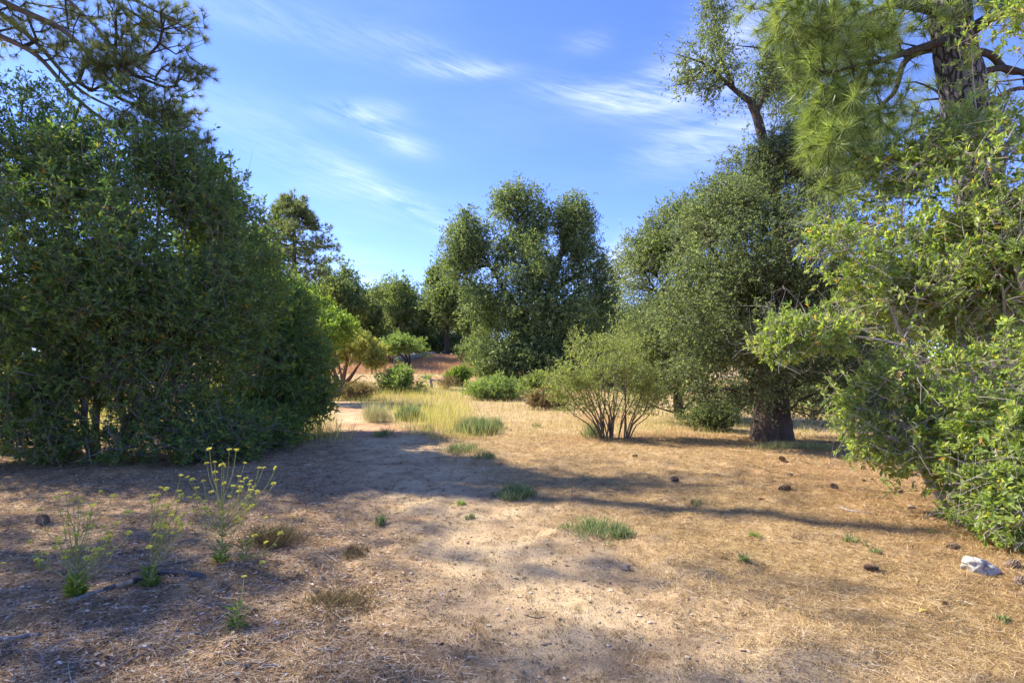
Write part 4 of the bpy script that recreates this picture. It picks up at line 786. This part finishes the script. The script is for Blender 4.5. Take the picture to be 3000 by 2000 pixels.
for k, (px, py, s, lab) in enumerate([
    (1860, 1338, .9, 'pine cone nearest to the multi-stemmed bush'), (1976, 1411, 1.35, 'large pine cone below the multi-stemmed bush'), (2292, 1349, 1.2, 'pine cone in front of the thick oak trunk'), (2300, 1438, 1.5, 'biggest pine cone in the middle of the sunny slope'),
    (2444, 1430, 1.05, 'grey pine cone right of the biggest one'), (2315, 1393, .75, 'small dark pine cone above the biggest one'), (2530, 1373, .8, 'pine cone just left of the right shrub foliage'), (2492, 1368, .55, 'tiny pine cone beside the shrub left tip'),
    (2532, 1410, .5, 'tiny dark pine cone on the open slope'), (2556, 1405, .45, 'smallest pine cone near the right shrub'), (2768, 1466, 1.25, 'dark pine cone in the shade edge of the right shrub'), (2768, 1497, 1.1, 'pine cone right of the rounded brown stone'), (2790, 1608, 1.0, 'pine cone above left of the white rock'),
    (2553, 1672, 1.0, 'grey pine cone alone left of the white rock'), (2622, 1560, .7, 'worn pine cone in needles between stone and rock'), (2968, 1662, 1.1, 'reddish pine cone touching the white rock right end'), (2890, 1524, 1.2, 'pine cone under the lowest right shrub leaves'),
    (2990, 1712, 1.1, 'shaded pine cone at the right edge'), (2632, 1442, 1.2, 'pale pine cone below the right shrub overhang'), (2770, 1775, .5, 'small pine cone scrap at lower right'), (125, 1532, 1.45, 'dark purplish pine cone at the left below the big shrub'), (1400, 1450, .0, ''), (1495, 1262, .7, 'pine cone right of the wide green grass clump'), (2230, 1465, .6, 'broken pine cone left of the biggest one'), (1085, 1228, .6, 'dark cone on the far end of the path')]):
    if not s: continue
    s *= .88
    p = at(px, py); o = bpy.data.objects.new('pine_cone', cms[k % 3]); C.objects.link(o); o.location = (p[0], p[1], p[2]+.026*s); o.rotation_euler = (rng.uniform(0, 6), rng.uniform(-.3, .3), rng.uniform(0, 6.28)); o.scale = (s, s, s)
    tag(o, lab, 'pine cone', 'pine cones on the ground')
# a few big fallen leaves
m_dead = tintmat('fallen_leaf', [(0, (.30, .22, .12)), (.5, (.52, .42, .26)), (1, (.62, .50, .12))])
for px, py, l, tn, lab in [(2722, 1792, .07, 1, 'yellow fallen leaf at lower right'), (1562, 1927, .035, .5, 'pale fallen leaf at the bottom of the path'), (1625, 1882, .03, .4, 'curled beige leaf on the lower path'), (1090, 1903, .04, .5, 'beige leaf by the tan stone at lower middle')]:
    p = at(px, py)+(0, 0, .006); mb = MB(); a = rng.uniform(0, 6.28); leaves(mb, p[None], np.array([[math.cos(a), math.sin(a), .15]]), np.array([[0, 0, 1.]]), l, l*.5, np.array([tn]), np.array([.5]), shape=6, curl=.12, fold=.3)
    mb.build('fallen_leaf', m_dead, loc=p, label=lab, cat='leaf')

# ------------------------------------------------------------------ mustard plants
fm = MB(); rg = np.random.default_rng(12)
for k in range(16):
    a = rg.uniform(0, 6.28); d = unit(np.array([[math.cos(a), math.sin(a), rg.uniform(.0, 1.2)]])); leaves(fm, d*.002, d, np.array([[0, 0, 1.]]), .0085, .007, np.array([rg.random()]), np.array([.5]), shape=4, fold=.3)
flower_me = fm.mesh('flower_head', m_flower)
m_must_leaf = leafmat('mustard_leaf', [(0, (.07, .14, .03)), (.5, (.15, .26, .06)), (1, (.30, .36, .10))], None, .35)
def mustard(label, px, py, heads, hz, leafy, seed, lt=.0):
    rg = np.random.default_rng(seed); b = at(px, py); D = b[1]; th = thing('mustard_plant', label, 'wildflower', b, 'yellow flowered mustards in the left foreground')
    st = MB(); stem_top = b+(0, 0, hz); stem_nodes = smoothline([b-(0, 0, .02), b+(.01, 0, hz*.5), stem_top], .03); tube(st, stem_nodes, (.005, .0035, .0025), 5, cap=False)
    fl = []
    for hx, hy in heads:
        e = P(hx, hy, D+rg.uniform(-.18, .18)); rel = (e[2]-b[2]); s = stem_nodes[min(len(stem_nodes)-1, int(len(stem_nodes)*np.clip((rel-.12)/hz*rg.uniform(.45, .85), .12, .95)))]
        mid = s*.45+e*.55; mid[:2] += (e[:2]-s[:2])*.18; mid[2] -= .01
        l = smoothline([s, mid, e], .03); tube(st, l, (.0024, .0017), 4, cap=False, tint=rg.random()); fl.append(e)
        q = l[len(l)//2:]; nb = len(q)*2; pp = q[rg.integers(0, len(q), nb)]; leaves(st, pp, rg.normal(size=(nb, 3))+(0, 0, 1.2), rg.normal(size=(nb, 3)), .014, .003, rg.random(nb), .5, shape=4)
    st.build('stem', m_stem, th)
    for e in fl:
        o = bpy.data.objects.new('flower_head', flower_me); o.parent = th; o.location = e-b; s = rg.uniform(1.6, 2.8); o.scale = (s, s, s*.9); o.rotation_euler = (rg.normal()*.3, rg.normal()*.3, rg.uniform(0, 6)); C.objects.link(o)
    if leafy:
        n = leafy; a = rg.uniform(0, 6.28, n); z = rg.random(n)**2*.14; ax = np.stack([np.cos(a), np.sin(a), .3+1.2*rg.random(n)], -1); p = b+np.stack([np.cos(a)*.02, np.sin(a)*.02, z], -1)
        lf = MB(); leaves(lf, p, ax, np.tile([[0, 0, 1.]], (n, 1)), .03+.05*rg.random(n), .009+.008*rg.random(n), np.clip(lt+rg.random(n), 0, 1), .5, shape=6, curl=.15); lf.build('basal_leaves', m_must_leaf, th, kind='stuff')
def rh(n, x0, x1, y0, y1, seed, fixed=()):
    g = np.random.default_rng(seed); return list(fixed)+[(g.uniform(x0, x1), y0+(y1-y0)*g.random()**.9) for _ in range(n)]
mustard('bushy mustard plant with yellow heads at far left, pale leaves at its foot', 222, 1748, rh(30, 165, 345, 1500, 1640, 1, [(113, 1496), (165, 1460), (193, 1446), (182, 1498), (215, 1467), (230, 1460), (237, 1470), (268, 1480), (272, 1482), (293, 1441), (330, 1455), (376, 1502), (88, 1588), (138, 1555), (160, 1607), (175, 1592), (310, 1600), (325, 1585), (378, 1563), (345, 1535), (135, 1622), (300, 1610)]), .42, 260, 301, .25)
mustard('mustard plant rising from behind the curved dark branch', 440, 1722, rh(24, 435, 540, 1455, 1580, 2, [(445, 1453), (463, 1452), (470, 1430), (489, 1433), (530, 1394), (532, 1452), (524, 1440), (470, 1505), (540, 1505), (437, 1605), (472, 1577), (450, 1660), (500, 1510)]), .40, 120, 302)
mustard('tallest mustard plant with long wavy flower stalks', 648, 1648, rh(34, 560, 760, 1390, 1540, 3, [(614, 1317), (672, 1318), (692, 1320), (717, 1357), (606, 1358), (629, 1354), (650, 1363), (656, 1366), (760, 1371), (773, 1371), (808, 1371), (550, 1398), (564, 1405), (596, 1410), (629, 1385), (700, 1396), (720, 1402), (755, 1447), (753, 1440), (802, 1418), (570, 1450), (555, 1458), (598, 1470), (650, 1500), (570, 1497), (703, 1523), (600, 1540), (628, 1545)]), .45, 110, 303)
mustard('small mustard with few flowers at the litter edge', 715, 1640, [(705, 1585), (778, 1517), (856, 1513), (780, 1590), (822, 1563), (805, 1597), (745, 1570), (768, 1650), (763, 1665), (632, 1675)], .18, 24, 304)
mustard('leafy green mustard seedling low in the left foreground', 695, 1845, [(702, 1770), (690, 1785), (715, 1690)], .14, 70, 305, -.1)
mustard('sprawling mustard wisp left of the bushy one', 118, 1672, [(108, 1640), (112, 1655), (120, 1645), (10, 1650)], .06, 16, 306, .2)

# ------------------------------------------------------------------ ground cover
def blades(name, px, py, rgn, h, wd, m, label, cat, n, lean=.35, tsh=0, seed=0, spread=None):
    pass
def cover(name, label, cat, m, x, y, h, wd, lean, tint, rg, flat=False, lift=0., shape=3, curl=.1):
    n = len(x); z = ground(x, y); a = rg.uniform(0, 6.28, n)
    if flat: ax = np.stack([np.cos(a), np.sin(a), rg.uniform(-.02, .10, n)], -1); nr = unit(np.stack([rg.normal(size=n)*.35, rg.normal(size=n)*.35, np.ones(n)], -1))
    else: ax = np.stack([np.cos(a)*lean, np.sin(a)*lean, np.ones(n)], -1); nr = rg.normal(size=(n, 3))
    p = np.stack([x, y, z+lift*(rg.random(n) if flat else 1)], -1); mb = MB(); leaves(mb, p, ax, nr, h, wd, tint, .5, shape=shape, curl=curl)
    return mb.build(name, m, label=label, cat=cat, kind='stuff')
def scatter(rg, n, y0, y1, dens, pw=1.6, margin=1.08):
    """points in the view wedge, denser near the camera"""
    y = (y0**(2-pw)+(y1**(2-pw)-y0**(2-pw))*rg.random(n*3))**(1/(2-pw)) if pw != 2 else y0*(y1/y0)**rg.random(n*3)
    x = rg.uniform(-1, 1, n*3)*y*.909*margin; k = rg.random(n*3) < dens(x, y); return x[k][:n], y[k][:n]
rg = np.random.default_rng(90)
m_straw = tintmat('dry_straw', [(0, (.17, .095, .035)), (.3, (.42, .265, .105)), (.7, (.62, .44, .195)), (1, (.76, .60, .31))], trans=.2)
m_litter = tintmat('brown_litter', [(0, (.07, .04, .02)), (.35, (.28, .17, .085)), (.7, (.52, .36, .20)), (1, (.80, .66, .46))])
m_chip = tintmat('litter_chip', [(0, (.08, .05, .035)), (.4, (.30, .19, .12)), (.75, (.58, .46, .34)), (.93, (.78, .68, .54)), (1, (.58, .25, .09))])
m_grass = tintmat('field_grass', [(0, (.38, .30, .11)), (.5, (.66, .53, .22)), (.8, (.80, .68, .34)), (1, (.46, .48, .13))], trans=.35)
m_green = tintmat('green_grass', [(0, (.10, .15, .045)), (.45, (.22, .30, .10)), (.8, (.38, .42, .17)), (1, (.60, .52, .26))], trans=.35)
m_pebble = tintmat('granite_grit', [(0, (.20, .13, .08)), (.5, (.42, .30, .19)), (.9, (.56, .44, .30)), (1, (.66, .57, .44))])
m_tuft = tintmat('dead_tuft', [(0, (.07, .05, .025)), (.5, (.19, .14, .065)), (1, (.38, .31, .14))], trans=.2)
Z = zones
# needles and straw on the sunny side
x, y = scatter(rg, 150000, 2.2, 13, lambda x, y: np.clip(Z(x, y)[1]*(1-.93*Z(x, y)[0])*(.25+1.5*fbm(x*1.2, y*1.2, 8)*ss(0, 3, x+.3*y-.8)), 0, 1), 1.5)
n = len(x); cover('straw_litter', 'loose straw and pine needles covering the sunny slope', 'litter', m_straw, x, y, .05+.10*rg.random(n), .0019+.0015*y/5, 0, np.clip(rg.normal(.5, .34, n)-.25*ss(2.2, 3.6, x), 0, 1), rg, True, .012)
# brown needle litter in the shade
x, y = scatter(rg, 130000, 2.0, 12.5, lambda x, y: np.clip((1-.75*Z(x, y)[1])*(1-.95*Z(x, y)[0])*(.35+1.2*fbm(x*1.4, y*1.4, 18)), 0, 1), 1.5)
n = len(x); cover('needle_litter', 'brown pine needle litter on the shaded left foreground', 'litter', m_litter, x, y, .04+.09*rg.random(n), .002+.0013*y/5, 0, np.clip(rg.normal(.5, .34, n), 0, 1), rg, True, .014)
x, y = scatter(rg, 40000, 2.0, 12, lambda x, y: np.clip((1-.9*Z(x, y)[1])*(1-.97*Z(x, y)[0])*ss(.5, -2.5, x-.05*y)*(.1+1.5*fbm(x*2, y*2, 28)), 0, 1), 1.3)
n = len(x); cover('leaf_litter', 'pale chips and dead leaves strewn in the left foreground', 'litter', m_chip, x, y, .012+.042*rg.random(n)**2.4, .007+.017*rg.random(n)**1.8, 0, rg.random(n), rg, True, .010, shape=4)
# grit
x, y = scatter(rg, 42000, 2.0, 6.5, lambda x, y: .35+.65*Z(x, y)[0], 1.0)
n = len(x); r_ = (.0018+.0045*rg.random(n)**3); c = np.stack([x, y, ground(x, y)+r_*.3], -1)
T4 = unit(np.array([(1, 0, -.5), (-.6, .8, -.5), (-.6, -.8, -.5), (0, 0, 1.)])); V = c[:, None]+T4[None]*r_[:, None, None]*rg.uniform(.6, 1.3, (n, 4, 1))
mb = MB(); Ft = np.array([(0, 1, 3), (1, 2, 3), (2, 0, 3)]); mb.add(V.reshape(-1, 3), (Ft[None]+np.arange(n)[:, None, None]*4).reshape(-1, 3), np.repeat(rg.random(n), 3)); mb.build('gravel', m_pebble, label='coarse granite grit scattered over the bare path', cat='gravel', kind='stuff')
# short dry blades on the sunny slope
x, y = scatter(rg, 90000, 3.0, 16, lambda x, y: np.clip(Z(x, y)[1]*(1-.9*Z(x, y)[0])*(.2+1.3*fbm(x*.8, y*.8, 38)), 0, 1), 1.2)
n = len(x); cover('short_dry_grass', 'short dry grass blades standing on the sunny slope', 'grass', m_straw, x, y, .02+.045*rg.random(n), .002+.0004*y, .9, np.clip(rg.normal(.55, .22, n), 0, 1), rg)
# tall field grass
def fd(x, y):
    bare = Z(x, y)[0]; near = ss(10.5, 14.5, y+.9*x*ss(6, 0, x)*0+2.5*(fbm(x*.4, y*.4, 48)-.45)-.35*np.clip(x, 0, 9)*0)
    return np.clip(near*(1-bare)*(.35+.9*fbm(x*.5, y*.5, 49)), 0, 1)
x, y = scatter(rg, 190000, 10, 48, fd, 1.0)
n = len(x); hgt = (.06+.24*rg.random(n))*(.25+1.1*fbm(x*.55, y*.55, 50)); cover('field_grass', 'tall yellow dry grass filling the clearing beyond the path', 'grass', m_grass, x, y, hgt, .004+.0004*y, .35, np.clip(rg.normal(.5, .25, n)+.9*(ss(.5, .7, fbm(x*.22, y*.22, 51)))*rg.random(n), 0, 1), rg)
# rusty grass on the rise
x = rg.uniform(-12, -2.5, 26000); y = rg.uniform(34, 44, 26000); m_rust = tintmat('rusty_grass', [(0, (.40, .20, .10)), (.5, (.66, .38, .21)), (1, (.80, .58, .34))], trans=.3)
cover('rusty_grass', 'reddish dry grass on the slope below the fallen log', 'grass', m_rust, x, y, .15+.2*rg.random(26000), .02, .4, rg.random(26000), rg)
# small dead tufts on the path and slope
x, y = scatter(rg, 2600, 2.3, 13, lambda x, y: np.clip(.25+.6*fbm(x*.9, y*.9, 58), 0, 1)*ss(-4, -1, x), 1.2)
k = 26; n = len(x); s = .5+1.6*rg.random(n)**2; xx = np.repeat(x, k)+rg.normal(size=n*k)*.016*np.repeat(s, k); yy = np.repeat(y, k)+rg.normal(size=n*k)*.016*np.repeat(s, k)
cover('dead_tufts', 'tiny dried weed tufts dotted over the sandy ground', 'weeds', m_tuft, xx, yy, (.012+.028*rg.random(n*k))*np.repeat(s, k), .0022, .9, np.clip(np.repeat(rg.random(n), k)*.7+.3*rg.random(n*k), 0, 1), rg)
# countable green clumps
def clump(label, px, py, w, h, n, seed, m=m_green, lean=.5, wd=.004, name='grass_clump', depth=.5, tsh=0.):
    rg = np.random.default_rng(seed); b = at(px, py); D = b[1]; wm = w/F*D/2; hm = h/F*D
    nt_ = max(6, n//16); cx_ = rg.normal(size=nt_)*.5*wm; cy_ = rg.normal(size=nt_)*.5*wm*depth*2.2; i_ = rg.integers(0, nt_, n)
    x = b[0]+cx_[i_]+rg.normal(size=n)*.05*min(1, wm*2); y = D+cy_[i_]+rg.normal(size=n)*.05*min(1, wm*2)
    a = rg.uniform(0, 6.28, n); ax = np.stack([np.cos(a)*lean, np.sin(a)*lean, np.ones(n)], -1); p = np.stack([x, y, ground(x, y)-.005], -1); mb = MB()
    leaves(mb, p, ax, rg.normal(size=(n, 3)), hm*(.3+.8*rg.random(n))*np.clip(1.25-.45*((x-b[0])/wm)**2, .3, 1.2), wd, np.clip(rg.normal(.5, .3, n)+tsh, 0, 1), .5, shape=4, curl=.15); return mb.build(name, m, loc=b, label=label, cat='grass', kind='stuff')
clump('upright green clump in the yellow grass', 1200, 1232, 75, 42, 1500, 1, wd=.012, lean=.35)
clump('wide green grass clump right of the upright one', 1395, 1268, 120, 45, 2600, 2, wd=.010, lean=.4)
clump('small green clump touching the wide one at its right', 1452, 1255, 40, 32, 600, 3, wd=.010, lean=.4)
clump('faint green clump left at the path edge', 1125, 1278, 55, 24, 500, 4, wd=.006)
clump('thin green patch on the shadow edge', 1360, 1322, 120, 26, 900, 5, wd=.006)
clump('soft green patch right of the thin one', 1420, 1342, 60, 26, 500, 6, wd=.005)
clump('dark green grass patch in the middle of the shade', 1515, 1452, 110, 34, 1500, 7, wd=.006)
clump('loose green grass patch on the sandy path', 1745, 1555, 170, 30, 1500, 8, wd=.005)
clump('green clump at right end of the loose patch', 1820, 1572, 60, 36, 700, 9, wd=.005)
clump('bright green seedling on the left edge of the path', 1118, 1533, 36, 26, 220, 10, wd=.008)
clump('green seedling alone on the right path', 2180, 1648, 26, 26, 160, 11, wd=.006)
clump('bluish green tuft in the dappled shade', 2210, 1573, 32, 18, 160, 12, m=m_leaf_sage, wd=.005)
clump('bluish weed tuft on the shaded path', 1345, 1478, 34, 16, 160, 13, m=m_leaf_sage, wd=.006)
clump('low green weed patch in straw above the lone cone', 2500, 1588, 60, 18, 220, 14, wd=.007)
clump('green weed sprig in straw at right', 2570, 1622, 36, 18, 140, 15, wd=.007)
clump('green weed at the lower right edge', 2940, 1822, 40, 20, 160, 16, wd=.007)
clump('green weed by the foot of the multi-stemmed bush', 1735, 1280, 50, 45, 420, 17, wd=.008)
clump('tiny green weed in the field right of the wide clump', 1570, 1252, 26, 16, 160, 18, wd=.008)
clump('row of yellow green weeds in front of the thick oak trunk', 2330, 1312, 260, 24, 1500, 19, wd=.006, depth=.1, tsh=.25)
clump('dark small weed on the shaded path middle', 1375, 1518, 34, 14, 140, 20, wd=.005)
clump('small green weed right of the sandy patch', 2040, 1478, 28, 14, 140, 21, wd=.006)
clump('dry brown weed tuft left of the sunny patch', 1040, 1625, 60, 26, 500, 22, m=m_tuft, wd=.004)
clump('dry brown weed tangle among the left mustards', 800, 1590, 130, 70, 1400, 23, m=m_tuft, wd=.003, lean=.9)
clump('dry weed mound at lower left of the path', 1000, 1770, 200, 46, 1400, 24, m=m_tuft, wd=.003, lean=.9)
clump('yellow weeds at the edge of the field, near path', 1095, 1235, 90, 52, 1300, 25, wd=.007, tsh=.5, lean=.3)
x, y = scatter(rg, 26000, 12, 30, lambda x, y: np.clip((1-Z(x, y)[0])*ss(.5, -1.5, x+.12*y-1)*ss(.42, .62, fbm(x*.35, y*.35, 91)+.12), 0, 1), 1.0)
n = len(x); cover('yellow_weeds', 'yellow green flowering weeds thick in the grass beside the far path', 'weeds', tintmat('yellow_weed', [(0, (.34, .36, .09)), (.5, (.62, .58, .14)), (1, (.85, .78, .22))], trans=.35), x, y, .18+.35*rg.random(n), .014, .35, rg.random(n), rg)
# clods and stones
rg = np.random.default_rng(404); x, y = scatter(rg, 2600, 2.2, 11, lambda x, y: .3+.7*Z(x, y)[0], 1.0); n = len(x); r_ = .005+.012*rg.random(n)**3
O8 = np.array([(1, 0, 0), (0, 1, 0), (-1, 0, 0), (0, -1, 0), (.7, .7, .5), (-.7, .7, .5), (-.7, -.7, .5), (.7, -.7, .5), (0, 0, .8)], float)*(1, 1, .8)
V = np.stack([x, y, ground(x, y)-r_*.1], -1)[:, None]+O8[None]*r_[:, None, None]*rg.uniform(.7, 1.25, (n, 9, 1))
Ft = np.array([(0, 4, 7), (4, 0, 1), (1, 5, 4), (5, 1, 2), (2, 6, 5), (6, 2, 3), (3, 7, 6), (7, 3, 0), (4, 5, 8), (5, 6, 8), (6, 7, 8), (7, 4, 8)])
mb = MB(); mb.add(V.reshape(-1, 3), (Ft[None]+np.arange(n)[:, None, None]*9).reshape(-1, 3), np.repeat(rg.random(n), 12)); mb.build('clods', m_pebble, label='small clods and stones lying about the sandy path', cat='stones', kind='stuff')
